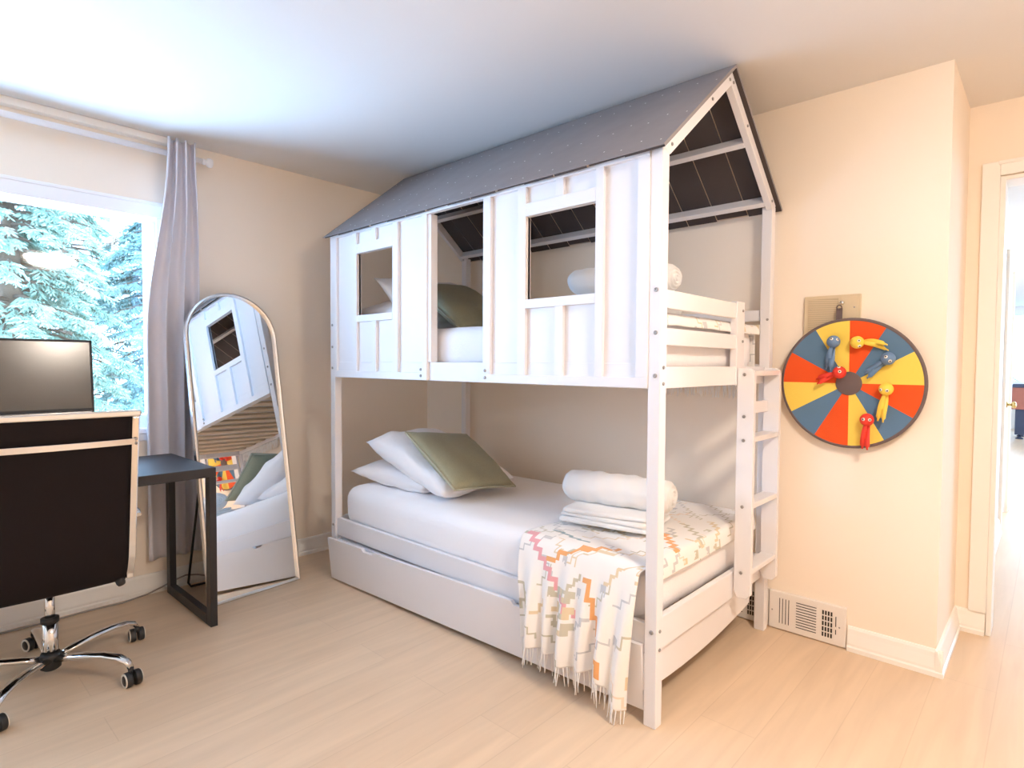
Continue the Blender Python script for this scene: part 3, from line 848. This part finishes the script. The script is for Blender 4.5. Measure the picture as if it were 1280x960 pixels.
def throw(label, x0, x1, end, ytop0, yfront, ztop, zhem, back_drop, front_drop, seed, group):
    """cloth across the bed: v runs from the wall side over the top to the front; u along the bed"""
    L1 = back_drop; L2 = yfront*-1 + ytop0; L3 = front_drop
    L = L1 + L2 + L3
    Wd = (x1-x0) + end
    du = .0062
    nu, nv = int(Wd/du), int(L/du)
    def pos(u, v):
        s = v*L; uu = u*Wd
        # along-bed coordinate: the end strip folds down over the foot of the mattress
        hang_b = max(0, L1 - s); hang_f = max(0, s - L1 - L2)
        k_end = 1 - sm(max(hang_b, hang_f), 0.0, .05)
        if k_end < 1:
            uf = u*(x1-x0)
        uo = uu
        over = max(0, uo - (x1-x0))
        xa = x0 + min(uo, x1-x0)
        rr = .03
        if over > 0:
            xa = x1 + rr*(1-math.exp(-over/rr)); dz_e = over - rr*(1-math.exp(-over/rr))
        else: dz_e = 0
        xb = x0 + u*(x1-x0)
        x = xa*k_end + xb*(1-k_end)
        dz = dz_e*k_end
        yy = ytop0 - max(0, min(s - L1, L2))
        z = ztop - dz + .006*nz((x, yy, 0), 5, seed) + .003*nz((x, yy, 0), 14, seed)
        rr = .035
        if hang_f > 0:
            o_ = rr*(1-math.exp(-hang_f/rr)); drop = hang_f - o_*.6
            amp = .026*sm(hang_f, .04, .40)
            ph = x*66 + 2.4*nz((x, 0, 0), 3, seed) + 1.2*hang_f
            fold = math.sin(ph)*amp + amp*.5*math.sin(ph*.47+1.3)
            yy = yfront - o_ - .012 - amp*1.1 - fold*.9 - .022*sm(hang_f, .0, .22)
            z = ztop - drop*(1 - .0*u) + .010*math.sin(x*21+seed)*sm(hang_f, .2, .45)
            z -= .075*sm(u, .72, .98)*sm(hang_f, .1, .45) - .03*sm(u, .25, 0)*sm(hang_f, .1, .45)
            x = x - .022*sm(u, .6, 1)*sm(hang_f, .12, .45) + .042*sm(u, .45, 0)*sm(hang_f, .0, .40)
        elif hang_b > 0:
            o_ = .02*(1-math.exp(-hang_b/.02))
            yy = ytop0 + o_; z = ztop - (hang_b - o_*.6)
        return Vector((x, yy, z))
    g, stair = throw_pattern(nu, nv, int(seed*10)+3)
    if group == 'a':
        jf = int((L1+L2)/du)          # row where the front fold begins
        stair(int(nu*.02), jf-2, 1, 1, 6, 5, 9, 4, 3)
        stair(int(nu*.27), jf+12, 1, -1, 9, 6, 4, 3, 3)
        stair(int(nu*.60), jf+18, 1, 1, 4, 10, 5, 3, 3)
        stair(int(nu*.12), jf-14, 1, 1, 8, 2, 4, 5, 2)
        stair(int(nu*.62), jf-60, 1, 1, 5, 6, 5, 3, 3)
        for q in range(9):
            a, b_ = int(nu*.36)+(q % 3)*7, jf+28+(q//3)*9
            for ii in range(7):
                for jj in range(7):
                    if 0 <= a+ii < nu and 0 <= b_+jj < nv and (q*5+ii//4+jj//4) % 3: g[a+ii][b_+jj] = 6 if q % 2 else 1
    mb = MB().grid(pos, nu, nv, mfn=lambda i, j: g[i][j])
    o = mb.build('throw_blanket', MATS_T, solid=.005)
    tag(o, label, 'blanket', 'fringed throws on the bunks')
    # fringe along both hems
    fr = MB()
    rnd = random.Random(int(seed*100))
    for v0, sgn, cnt in ((1.0, 1, 66), (0.0, -1, 90)):
        if (v0 == 0 and back_drop <= 0) or (v0 == 1 and front_drop < .05): continue
        for i in range(cnt):
            u = (i+.5)/cnt + rnd.uniform(-.004, .004)
            u = max(0, min(1, u))
            p = pos(u, v0); q = pos(u, v0 - sgn*.01); dr_ = (p-q); dr_.normalize()
            ln = rnd.uniform(.058, .082)
            a = p; pts = [a - dr_*.004]
            sw = Vector((rnd.uniform(-.012, .012), rnd.uniform(-.010, .002), 0))
            for k_ in (.3, .65, 1):
                pts.append(a + dr_*ln*k_*.5 + Vector((0, 0, -ln*k_*.55)) + sw*k_)
            zz = min(q_.z for q_ in pts)
            if zz < .004: pts = [q_ + Vector((0, 0, max(0, .004-q_.z))) for q_ in pts]
            fk = 1.6 if v0 == 0 else 1.0
            fr.tube(pts, [.0024*fk, .0021*fk, .0019*fk, .0012*fk], 5)
    f_ = fr.build('fringe', 'b_white', o)
    f_['kind'] = 'stuff'
    return o
throw('white fringed throw with zigzag lines hanging over the front of the lower bunk', 1.962, 2.515, .10, -.11, -1.062, LOW+.010, .12, 0.0, .44, 1.3, 'a')
throw('white fringed throw with zigzag lines across the foot of the upper bunk', 1.962, 2.515, .07, -.100, -1.000, UPP+.012, 0, .275, .02, 2.7, 'b')

# ------------------------------------------------------------------ round felt target and ball darts
TC = Vector((2.903, -.040, 1.169)); TRD = .272
DB = thing('target_board', 'round felt target in red, blue and yellow wedges on the wall', 'dartboard', TC, rot=(R(1.5), 0, R(-1)))
bd = MB(); seg = 144; th = .014
cols = {0: 0, 1: 1, 2: 2}
for k in range(seg):
    a0 = PI/2 - 2*PI*k/seg; a1 = PI/2 - 2*PI*(k+1)/seg
    wdg = int(k/(seg/12)) % 3
    for (ra, rb) in ((.02, .15), (.15, TRD)):
        P = [(ra*math.cos(a0), -th/2, ra*math.sin(a0)), (rb*math.cos(a0), -th/2, rb*math.sin(a0)), (rb*math.cos(a1), -th/2, rb*math.sin(a1)), (ra*math.cos(a1), -th/2, ra*math.sin(a1))]
        Q = [(x, th/2, z) for x, y, z in P]
        bd.add(P, [(0, 1, 2, 3)], wdg); bd.add(Q, [(3, 2, 1, 0)], 3)
    P = [(TRD*math.cos(a), y, TRD*math.sin(a)) for a in (a0, a1) for y in (-th/2, th/2)]
    bd.add(P, [(0, 1, 3, 2)], 3)
bd.build('felt_face', ['red', 'blue', 'yellow', 'felt_grey'], DB)
MB().tube([(TRD*math.cos(2*PI*k/96), 0, TRD*math.sin(2*PI*k/96)) for k in range(97)], .0085, 10, caps=False).build('rim', 'felt_grey', DB)
MB().lathe([(.0505, .0), (.0505, .003), (.049, .0042), (.001, .0045)], Matrix.Translation((0, -th/2, 0)) @ Matrix.Rotation(R(90), 4, 'X'), 48).build('bullseye', 'felt_grey', DB)
lp = MB(); lp.bar((-.045, .004, TRD-.005), (-.045, .008, TRD+.052), .024, .004, (0, 1, 0))
lp.tube([(-.045+.010*math.cos(a), .004, TRD+.055+.010*math.sin(a)) for a in [2*PI*k/16 for k in range(17)]], .0022, 6, caps=False)
lp.build('hanging_loop', 'felt_grey', DB)

def dart(name_color, color, pos, tail_dir, eye_dir, label, kind, seed):
    rnd = random.Random(seed)
    d_ = thing('ball_dart', label, 'dart', pos, 'ball darts stuck on the target')
    r = .0265
    mb = MB().lathe([(r*math.sin(PI*i/14)+.0001, -r*.92*math.cos(PI*i/14)) for i in range(15)], Matrix.Rotation(R(90), 4, 'X'), 24)
    mb.build('ball', color, d_)
    ex, ez = eye_dir
    fdir = Vector((ex, -1.1, ez)).normalized()
    side = fdir.cross(Vector((tail_dir[0], 0, tail_dir[1]))).normalized()
    for s in (-1, 1):
        c_ = (fdir + side*s*.52).normalized()
        q = c_.to_track_quat('Z', 'Y').to_matrix().to_4x4(); q.translation = c_*(r*.93)
        ey = MB().lathe([(.0068, 0), (.0060, .0022), (.0035, .0034)], q, 14, 0)
        ey.lathe([(.0034, .0033), (.0030, .0040), (.0006, .0042)], q, 12, 1)
        ey.build('eye', ['eye_white', 'rubber'], d_)
    td = Vector((tail_dir[0], 0, tail_dir[1])); ln = td.length; td.normalize()
    nrm = Vector((0, -1, 0)); sd_ = td.cross(nrm)
    for s in (-1, 1):
        n = 12; V = []
        for i in range(n+1):
            f_ = i/n
            c_ = td*(r*.72 + f_*(ln-r*.5)) + sd_*s*(.003+.008*f_) + nrm*(-.006+.010*math.sin(f_*3+s) ) + Vector((0, 0, -.55*kind*f_*f_*ln))
            wd = .006 + .005*math.sin(min(1, f_*1.15)*PI*.75)
            if f_ > .9: wd *= .35
            tw = (.5*s*math.sin(f_*4+seed))
            ax = sd_*math.cos(tw) + nrm*math.sin(tw)
            for tt in (-.0008, .0008):
                V += [c_ - ax*wd + nrm*tt, c_ + ax*wd + nrm*tt]
        F = []
        for i in range(n):
            a, b = 4*i, 4*(i+1)
            F += [(a, a+1, b+1, b), (a+2, b+2, b+3, a+3), (a, b, b+2, a+2), (a+1, a+3, b+3, b+1)]
        F += [(0, 2, 3, 1), (4*n, 4*n+1, 4*n+3, 4*n+2)]
        MB().add(V, F, 0, True).build('ribbon_tail', color, d_)
    return d_
yd = -.0775
dart('blue', 'toy_blue', (2.847, yd, 1.348), (-.018, -.115), (.5, .6), 'blue ball dart at the upper left of the target with hanging ribbons', 0, 1)
dart('yellow', 'toy_yellow', (2.937, yd, 1.343), (.105, .005), (.7, -.3), 'yellow ball dart at the top of the target, tail pointing right', .5, 2)
dart('blue', 'toy_blue', (3.050, yd, 1.275), (-.075, -.060), (.15, -.1), 'blue ball dart with big eyes at the upper right of the target', .2, 3)
dart('red', 'toy_red', (2.873, yd, 1.216), (-.085, -.030), (.2, .8), 'red ball dart stuck just above the grey bullseye', .2, 4)
dart('yellow', 'toy_yellow', (3.046, yd, 1.150), (-.018, -.130), (-.2, -.2), 'yellow ball dart at the right of the target with hanging ribbons', 0, 5)
dart('red', 'toy_red', (2.980, yd, 1.020), (-.006, -.120), (.15, .1), 'red ball dart low on the target with tails below the rim', 0, 6)

# ------------------------------------------------------------------ intercom plate behind the target
IC = thing('wall_intercom', 'old beige intercom speaker plate on the wall behind the target', 'intercom', (2.708, 0, 1.30))
MB().box(0, .225, -.016, 0, 0, .254).build('plate', 'beige', IC, bevel=.003)
g = MB().box(.018, .140, -.0185, -.016, .02, .240)
g.build('speaker_backing', 'beige_d', IC)
g = MB()
for i in range(26):
    z = .022 + i*.0084
    g.bar((.019, -.0195, z+.006), (.139, -.0195, z-.004 if z > .03 else z), .0025, .0046, (0, 0, 1))
g.build('speaker_grille', 'beige', IC)
MB().box(.150, .216, -.019, -.016, .02, .243).build('control_panel', 'beige', IC, bevel=.002)
MB().lathe([(.009, 0), (.008, .010), (.006, .012), (.001, .012)], Matrix.Translation((.155, -.019, .218)) @ Matrix.Rotation(R(90), 4, 'X'), 16).build('hook', 'chrome', IC)
for x, z in ((.030, .195), (.202, .197)):
    MB().lathe([(.0038, 0), (.003, .0015), (.0005, .0016)], Matrix.Translation((x, -.019, z)) @ Matrix.Rotation(R(90), 4, 'X'), 10).build('screw', 'bolt', IC)

# ------------------------------------------------------------------ floor registers
def register(x0, label):
    v = thing('wall_register', label, 'air vent', (x0, 0, .004), 'white air vents at the foot of the wall')
    W_, H_ = .328, .178
    MB().box(0, W_, -.020, 0, 0, H_).build('face_plate', 'vent', v, bevel=.004)
    s1 = MB()
    for i in range(4): s1.box(.048+i*.0135, .051+i*.0135, -.0208, -.019, .030, H_-.030)
    for i in range(10): s1.box(.122, .208, -.0208, -.019, .030+i*.0126, .0335+i*.0126)
    s1.build('louver_slots', 'dark', v)
    s2 = MB()
    for i in range(4):
        for j in range(5): s2.box(.232+i*.0115, .239+i*.0115, -.0208, -.019, .028+j*.0245, .047+j*.0245)
    s2.box(.286, .2895, -.0208, -.019, .05, .072).box(.286, .2895, -.0208, -.019, .085, .13)
    s2.build('damper_opening', 'dark', v)
    MB().box(.283, .292, -.026, -.020, .074, .084).build('damper_lever', 'vent', v)
    for x in (.016, .302):
        MB().lathe([(.0038, 0), (.003, .0015), (.0005, .0016)], Matrix.Translation((x, -.020, .085)) @ Matrix.Rotation(R(90), 4, 'X'), 10).build('screw', 'bolt', v)
register(2.582, 'white louvered air vent right of the bed leg at floor level')
register(2.250, 'white louvered air vent partly hidden behind the bed leg and ladder')

# ------------------------------------------------------------------ curtain and rod
CR = thing('curtain_rod', 'white round curtain rod above the window', 'curtain rod', (.085, -2.6, 2.345))
MB().tube([(0, -1.62, 0), (0, .955, 0)], .0145, 16).build('rod', 'rod', CR)
for s, y in ((1, .955), (-1, -1.62)):
    MB().lathe([(.016, 0), (.016, .014), (.011, .018), (.022, .028), (.026, .040), (.022, .052), (.001, .058)], Matrix.Translation((0, y, 0)) @ Matrix.Rotation(R(-90*s), 4, 'X'), 20).build('finial', 'rod', CR)
for y in (.90, -1.58):
    MB().box(-.085, -.078, y-.02, y+.02, -.045, .03).tube([(-.08, y, -.02), (-.01, y, -.02)], .007, 10).tube([(-.012, y, -.02), (0.0, y, -.018)], .012, 10).build('bracket', 'rod', CR)
def curtain_mesh():
    zt, zb = 2.412, .185
    def pos(u, v):
        z = zt + (zb-zt)*v
        top = sm(v, .0, .45)
        y0 = -1.832*(1-top) + -1.925*top; y1 = -1.700*(1-top) + -1.655*top
        ph = u*2*PI*3.3 + .35*math.sin(v*3+u*5)
        lo = sm(v, .10, .50)
        amp = .026*(1-lo) + .019*lo
        xm_ = .132*(1-lo) + .043*lo
        x = xm_ + amp*math.sin(ph) + .006*math.sin(2*ph+1)*(1-lo)
        y = y0 + (y1-y0)*u + .014*math.cos(ph*1.0+.6)*(1-.4*lo)
        return Vector((max(.020 if z > .12 else .03, x), y, z))
    return MB().grid(pos, 90, 60)
o = curtain_mesh().build('curtain', 'curtain', solid=.003)
tag(o, 'pale grey pleated curtain hanging at the right side of the window', 'curtain')

# ------------------------------------------------------------------ mirror
th_, d_m = .168, .2847
n_ = Vector((.9816, .0902, .1683)).normalized()
e1 = Vector((0, 0, 1)).cross(n_).normalized(); e2 = n_.cross(e1)
org = n_*d_m + e1*(-1.540) + e2*(-.050)
MI = thing('floor_mirror', 'tall arched floor mirror in a silver frame leaning by the window wall', 'mirror')
MI.matrix_world = Matrix.Translation(org) @ Matrix((e1, e2, n_)).transposed().to_4x4()
hw, hh = .256, 1.655
def arch(w2, h0, h1, n=40):
    pts = [(-w2, h0), (w2, h0)]
    cz = h1 - w2
    pts += [(w2*math.cos(PI*i/n), cz + w2*math.sin(PI*i/n)) for i in range(n+1)]
    return pts
inner = arch(hw-.016, .016, hh-.016); outer = arch(hw, 0, hh)
fm = MB(); n = len(outer)
prof = [(0, 0), (0, .026), (.5, .030), (1, .026), (1, .006)]
V = []
for i in range(n):
    for a, z in prof:
        V.append((outer[i][0]+(inner[i][0]-outer[i][0])*a, outer[i][1]+(inner[i][1]-outer[i][1])*a, z))
k_ = len(prof)
F = [(i*k_+j, ((i+1) % n)*k_+j, ((i+1) % n)*k_+j+1, i*k_+j+1) for i in range(n) for j in range(k_-1)]
fm.add(V, F); fm.v = [(x, y, z-.026) for x, y, z in fm.v]
fm.build('mirror_frame', 'silver', MI)
gl = MB(); V = [(x, y, -.012) for x, y in inner]
gl.add(V, [tuple(range(len(V)))])
gl.build('mirror_glass', 'mirror', MI)
MB().prism(arch(hw-.003, .003, hh-.003), 'z', -.0285, -.0240).build('backing', 'rubber', MI)
inv = MI.matrix_world.inverted()
mw = lambda x, y, z: inv @ Vector((x, y, z))
top_l = Vector((-.20, .82, -.032)); top_r = Vector((.20, .82, -.032))
fl_l = mw(.085, -1.745, .008); fl_r = mw(.105, -1.375, .008)
pts = [top_l, top_l.lerp(fl_l, .5), top_l.lerp(fl_l, .97), fl_l.lerp(fl_r, .04), fl_l.lerp(fl_r, .5), fl_l.lerp(fl_r, .96), top_r.lerp(fl_r, .97), top_r.lerp(fl_r, .5), top_r]
MB().tube(pts, .0065, 8).build('back_stand', 'black_steel', MI)

# ------------------------------------------------------------------ desk
DE = thing('desk', 'dark brown-black desk with square sled legs under the window', 'desk', (.38, -2.4, 0))
B0 = (.38, -2.4, 0)
dx0, dx1, dy0, dy1 = .066, .680, -3.05, -1.810
Local(B0).box(dx0, dx1, dy0, dy1, .708, .752).build('desk_top', 'black_wood', DE, bevel=.003)
for y0 in (dy1-.032, dy0):
    y1 = y0+.032
    Local(B0).box(dx1-.05, dx1, y0, y1, 0, .708).box(dx0, dx0+.05, y0, y1, 0, .708).box(dx0+.05, dx1-.05, y0, y1, 0, .05).build('sled_leg', 'black_wood', DE, bevel=.002)

# monitor
MO = thing('computer_monitor', 'black flat computer monitor on the desk in front of the window', 'monitor', (.22, -2.46, .752), rot=(0, 0, R(0)))
tilt = Matrix.Translation((0, 0, .425)) @ Matrix.Rotation(R(-6), 4, 'Y')
sw, sh = .545, .335
mb = MB().box(-.030, -.004, -sw/2, sw/2, -sh/2, sh/2).box(-.055, -.030, -.16, .16, -.11, .09)
xf(mb, tilt).build('housing', 'rubber', MO, bevel=.004)
mb = MB()
for a in ((-sw/2, sw/2, sh/2-.010, sh/2), (-sw/2, sw/2, -sh/2, -sh/2+.016), (-sw/2, -sw/2+.009, -sh/2, sh/2), (sw/2-.009, sw/2, -sh/2, sh/2)):
    mb.box(-.006, .001, a[0], a[1], a[2], a[3])
xf(mb, tilt).build('bezel', 'rubber', MO)
mb = MB().box(-.004, -.001, -sw/2+.009, sw/2-.009, -sh/2+.016, sh/2-.010)
xf(mb, tilt).build('screen', 'screen', MO)
MB().box(-.10, .10, -.13, .13, 0, .014).box(-.075, -.050, -.035, .035, .014, .42).build('stand', 'rubber', MO, bevel=.003)

# ------------------------------------------------------------------ office chair
CX, CY = .695, -2.440
CH = thing('office_chair', 'black leather office chair with chrome frame seen from behind', 'office chair', (CX, CY, 0))
def yb_(z): return 0
def bx_(z):      # back plane: leans towards the viewer with height
    return .215 + .095*((z-.40)/.66) + .03*max(0, (.52-z)/.12)**2*-1
bw = .208
bk = MB()
def backpt(side):
    def fn(u, v):
        z = .388 + .662*v; y = -bw + 2*bw*u
        x = bx_(z) + .010*math.cos((u-.5)*PI) * (1 if side > 0 else .6)
        rib = 0 if side > 0 else .006*abs(math.sin(v*PI*11))
        return Vector((x + (.016 if side > 0 else -.018 - rib), y, z))
    return fn
N1, N2 = 20, 66
f1, f2 = backpt(1), backpt(-1)
bk.grid(f1, N1, N2); bk.grid(lambda u, v: f2(1-u, v), N1, N2)
bk.grid(lambda u, v: f1(0, v).lerp(f2(0, v), 1-u), 3, N2); bk.grid(lambda u, v: f1(1, v).lerp(f2(1, v), u), 3, N2)
bk.grid(lambda u, v: f1(u, 1).lerp(f2(u, 1), v), N1, 3); bk.grid(lambda u, v: f1(1-u, 0).lerp(f2(1-u, 0), v), N1, 3)
bk.build('backrest', 'leather', CH, weld=1e-4)
for s in (-1, 1):
    pts = [(bx_(z)+.004, s*(bw+.012), z) for z in [.395+.645*i/14 for i in range(15)]]
    fr = MB(); V = []
    for p in pts:
        V += [(p[0]-.020, p[1]-.013, p[2]), (p[0]+.018, p[1]-.013, p[2]), (p[0]+.018, p[1]+.013, p[2]), (p[0]-.020, p[1]+.013, p[2])]
    F = [(0, 1, 2, 3)[::-1], tuple(4*14+k for k in range(4))]
    for i in range(14):
        for k in range(4):
            k2 = (k+1) % 4
            F.append((4*i+k, 4*i+k2, 4*(i+1)+k2, 4*(i+1)+k))
    # frame runs on forward under the seat edge
    fr.add(V, F)
    fr.bar((.215, s*(bw+.012), .412), (-.24, s*(bw+.012), .432), .024, .034)
    fr.build('side_frame', 'chrome', CH, bevel=.005)
    am = MB()
    am.tube([(.232, s*(bw+.030), .645), (.20, s*(bw+.034), .655), (.05, s*(bw+.036), .665), (-.10, s*(bw+.036), .660), (-.17, s*(bw+.036), .63), (-.185, s*(bw+.034), .56), (-.165, s*(bw+.03), .445)], .016, 10, flat=(.55, 1.25))
    am.build('armrest', 'chrome', CH)
    MB().lathe([(.013, 0), (.016, .008), (.016, .024), (.012, .030)], Matrix.Translation((.195, s*(bw-.012), .372)) @ Matrix.Rotation(R(20), 4, 'X'), 14).build('frame_bolt', 'rubber', CH)
MB().bar((bx_(1.05)+.004, -bw-.028, 1.052), (bx_(1.05)+.004, bw+.028, 1.052), .052, .024).build('top_bar', 'chrome', CH, bevel=.006)
cb = MB()
V = []; n = 16
for i in range(n+1):
    f_ = i/n*2-1; y = f_*(bw+.010); x = bx_(.945)+.026+.018*(1-f_*f_)
    V += [(x-.004, y, .934), (x+.004, y, .934), (x+.004, y, .957), (x-.004, y, .957)]
F = [(0, 1, 2, 3), tuple(4*n+k for k in range(4))[::-1]]
for i in range(n):
    for k in range(4):
        k2 = (k+1) % 4
        F.append((4*i+k, 4*(i+1)+k, 4*(i+1)+k2, 4*i+k2))
cb.add(V, F); cbo = cb.build('cross_bar', 'chrome', CH, bevel=.002)
for s in (-1, 1):
    for dz in (-.008, .008):
        MB().lathe([(.006, 0), (.005, .003), (.0005, .0035)], Matrix.Translation((bx_(.945)+.028, s*(bw+.012), .946+dz)) @ Matrix.Rotation(R(90), 4, 'Y'), 10).build('bolt', 'bolt', cbo)
st = soft_box(.44, .42, .06, .025, (20, 20, 4), .003, 6, 40)
xf(st, Matrix.Translation((-.02, 0, .455))).build('seat', 'leather', CH, weld=1e-4)
MB().box(-.09, .09, -.07, .07, .375, .425).lathe([(.045, .345), (.045, .378), (.03, .38)], None, 20).build('tilt_mechanism', 'rubber', CH, bevel=.004)
MB().lathe([(.0165, .20), (.0165, .365)], None, 20).build('gas_piston', 'chrome', CH)
MB().lathe([(.026, .070), (.026, .232)], None, 24, 0).lathe([(.030, .226), (.030, .244), (.022, .246)], None, 24, 1).build('gas_column', ['chrome', 'rubber'], CH)
MB().lathe([(.024, .040), (.034, .048), (.036, .095), (.030, .108)], None, 24).build('base_hub', 'rubber', CH)
for i in range(5):
    a = R(-35.5 + 72*i); ca, sa = math.cos(a), math.sin(a)
    prof = [(.030, .082, .017), (.09, .094, .018), (.16, .104, .018), (.23, .108, .017), (.29, .102, .016), (.325, .088, .014), (.340, .066, .012)]
    lg = MB().tube([(r_*ca, r_*sa, z_) for r_, z_, q in prof], [q for r_, z_, q in prof], 12, flat=(.7, 1.15)).build('base_leg', 'chrome', CH)
    sp = a + (.9, -.5, 1.2, .4, -.8)[i]
    mx = Matrix.Translation((.340*ca, .340*sa, 0)) @ Matrix.Rotation(sp, 4, 'Z') @ Matrix.Translation((.012, 0, 0))
    cst = MB()
    for s in (-1, 1):
        q = mx @ Matrix.Translation((0, s*.006, .0285)) @ Matrix.Rotation(R(-90*s), 4, 'X')
        cst.lathe([(.027, 0), (.0285, .003), (.0285, .018), (.026, .021)], q, 24, 0)
        cst.lathe([(.0265, .0205), (.0265, .0235), (.0205, .0240), (.0200, .0215)], q, 24, 1)
        cst.lathe([(.0200, .021), (.018, .0235), (.001, .024)], q, 20, 0)
    qs = mx @ Matrix.Translation((-.012, 0, .045))
    cst.lathe([(.010, 0), (.010, .022)], qs, 12, 0)
    cst.build('caster', ['rubber', 'wheel_ring'], lg)

# power cable along the baseboard
pts = [(.055, -3.2, .012), (.065, -2.6, .008), (.075, -2.35, .007), (.06, -2.2, .007), (.075, -2.05, .008), (.05, -1.93, .012), (.046, -1.86, .03), (.043, -1.80, .05), (.041, -1.74, .062), (.042, -1.68, .05), (.05, -1.60, .02), (.06, -1.5, .008)]
o = MB().tube(pts, .0045, 8).build('power_cable', 'cable')
tag(o, 'thin grey power cable trailing along the baseboard behind the chair', 'cable')

# ------------------------------------------------------------------ outdoors
struct('ground_outside', MB().box(-7.6, -2.6, -2.6, -.2, -.75, -.6), 'paving', label='planting bed outside the window', cat='ground')
struct('ground_beyond', MB().box(-6, 16, 12.7, 26, -.6, -.4), 'paving', label='pale paving outside the far window', cat='ground')
struct('ground_side', MB().box(6.6, 16, -2, 12.7, -.6, -.4), 'paving', label='pale paving outside the side window', cat='ground')
def conifer(name, loc, hgt, rad, nb, leaf, label, seed, z0=.1):
    rnd = random.Random(seed)
    t_ = thing(name, label, 'tree', loc, 'trees outside the window')
    MB().lathe([(.16, 0), (.13, hgt*.3), (.08, hgt*.7), (.01, hgt)], None, 12).build('trunk', 'bark', t_)
    br = MB(); lf = MB()
    for i in range(nb):
        f_ = (i+rnd.random())/nb
        zc = z0 + (hgt-z0)*f_*.97
        ln = rad*(1 - f_*.75)*rnd.uniform(.7, 1.1)
        a = rnd.uniform(0, 2*PI); ca, sa = math.cos(a), math.sin(a)
        def bp_(q): return Vector((ca*ln*q, sa*ln*q, zc + ln*(.10*q - .42*q*q)))
        br.tube([bp_(q) for q in (.05, .35, .7, 1)], [.02, .013, .008, .003], 5)
        for k in range(40):
            q = .18 + .82*math.sqrt(rnd.random()); c_ = bp_(q)
            yaw = a + rnd.choice((-1, 1))*rnd.uniform(.2, 1.2)
            sl = rnd.uniform(.10, .24)*(.6+.6*(1-q))
            d_ = Vector((math.cos(yaw), math.sin(yaw), rnd.uniform(-1.1, -.1))).normalized()
            sd_ = d_.cross(Vector((0, 0, 1))).normalized(); up_ = sd_.cross(d_)
            # a drooping spray: spine with folded leaflets
            for m_ in range(4):
                b0 = c_ + d_*sl*m_/4; l2 = sl*.55*(1-m_*.16)
                for s in (-1, 1):
                    dd = (d_*.75 + sd_*s*rnd.uniform(.5, .9) - up_*.25 + Vector((rnd.uniform(-.2, .2), rnd.uniform(-.2, .2), rnd.uniform(-.25, .1)))).normalized()
                    wv_ = dd.cross(up_).normalized()*l2*.13
                    e_ = b0 + dd*l2
                    lf.add([b0, b0 + dd*l2*.45 + wv_ - up_*.004, e_, b0 + dd*l2*.45 - wv_ - up_*.004, b0 + dd*l2*.45 + up_*.006], [(0, 1, 4), (1, 2, 4), (2, 3, 4), (3, 0, 4)])
    br.build('branches', 'bark', t_)
    lf.build('foliage', leaf, t_)
    return t_
conifer('conifer_tree', (-3.0, -2.10, -.6), 3.7, 1.5, 210, 'leaf_a', 'green conifer with drooping sprays at the left of the window view', 11)
conifer('conifer_tree', (-3.6, -.75, -.6), 3.9, 1.5, 210, 'leaf_b', 'bluish conifer with drooping sprays at the right of the window view', 12)
conifer('conifer_tree', (-7.0, -1.0, -.6), 4.9, 2.0, 200, 'leaf_a', 'tall conifer farther back between the two nearer ones', 13)
conifer('conifer_tree', (5.4, 17.0, -.4), 4.5, 1.9, 70, 'leaf_a', 'green conifer beyond the far window, seen through the doorway', 14)
conifer('conifer_tree', (1.9, 16.0, -.4), 4.2, 1.7, 70, 'leaf_b', 'bluish conifer beyond the far window, left of the green one', 15)
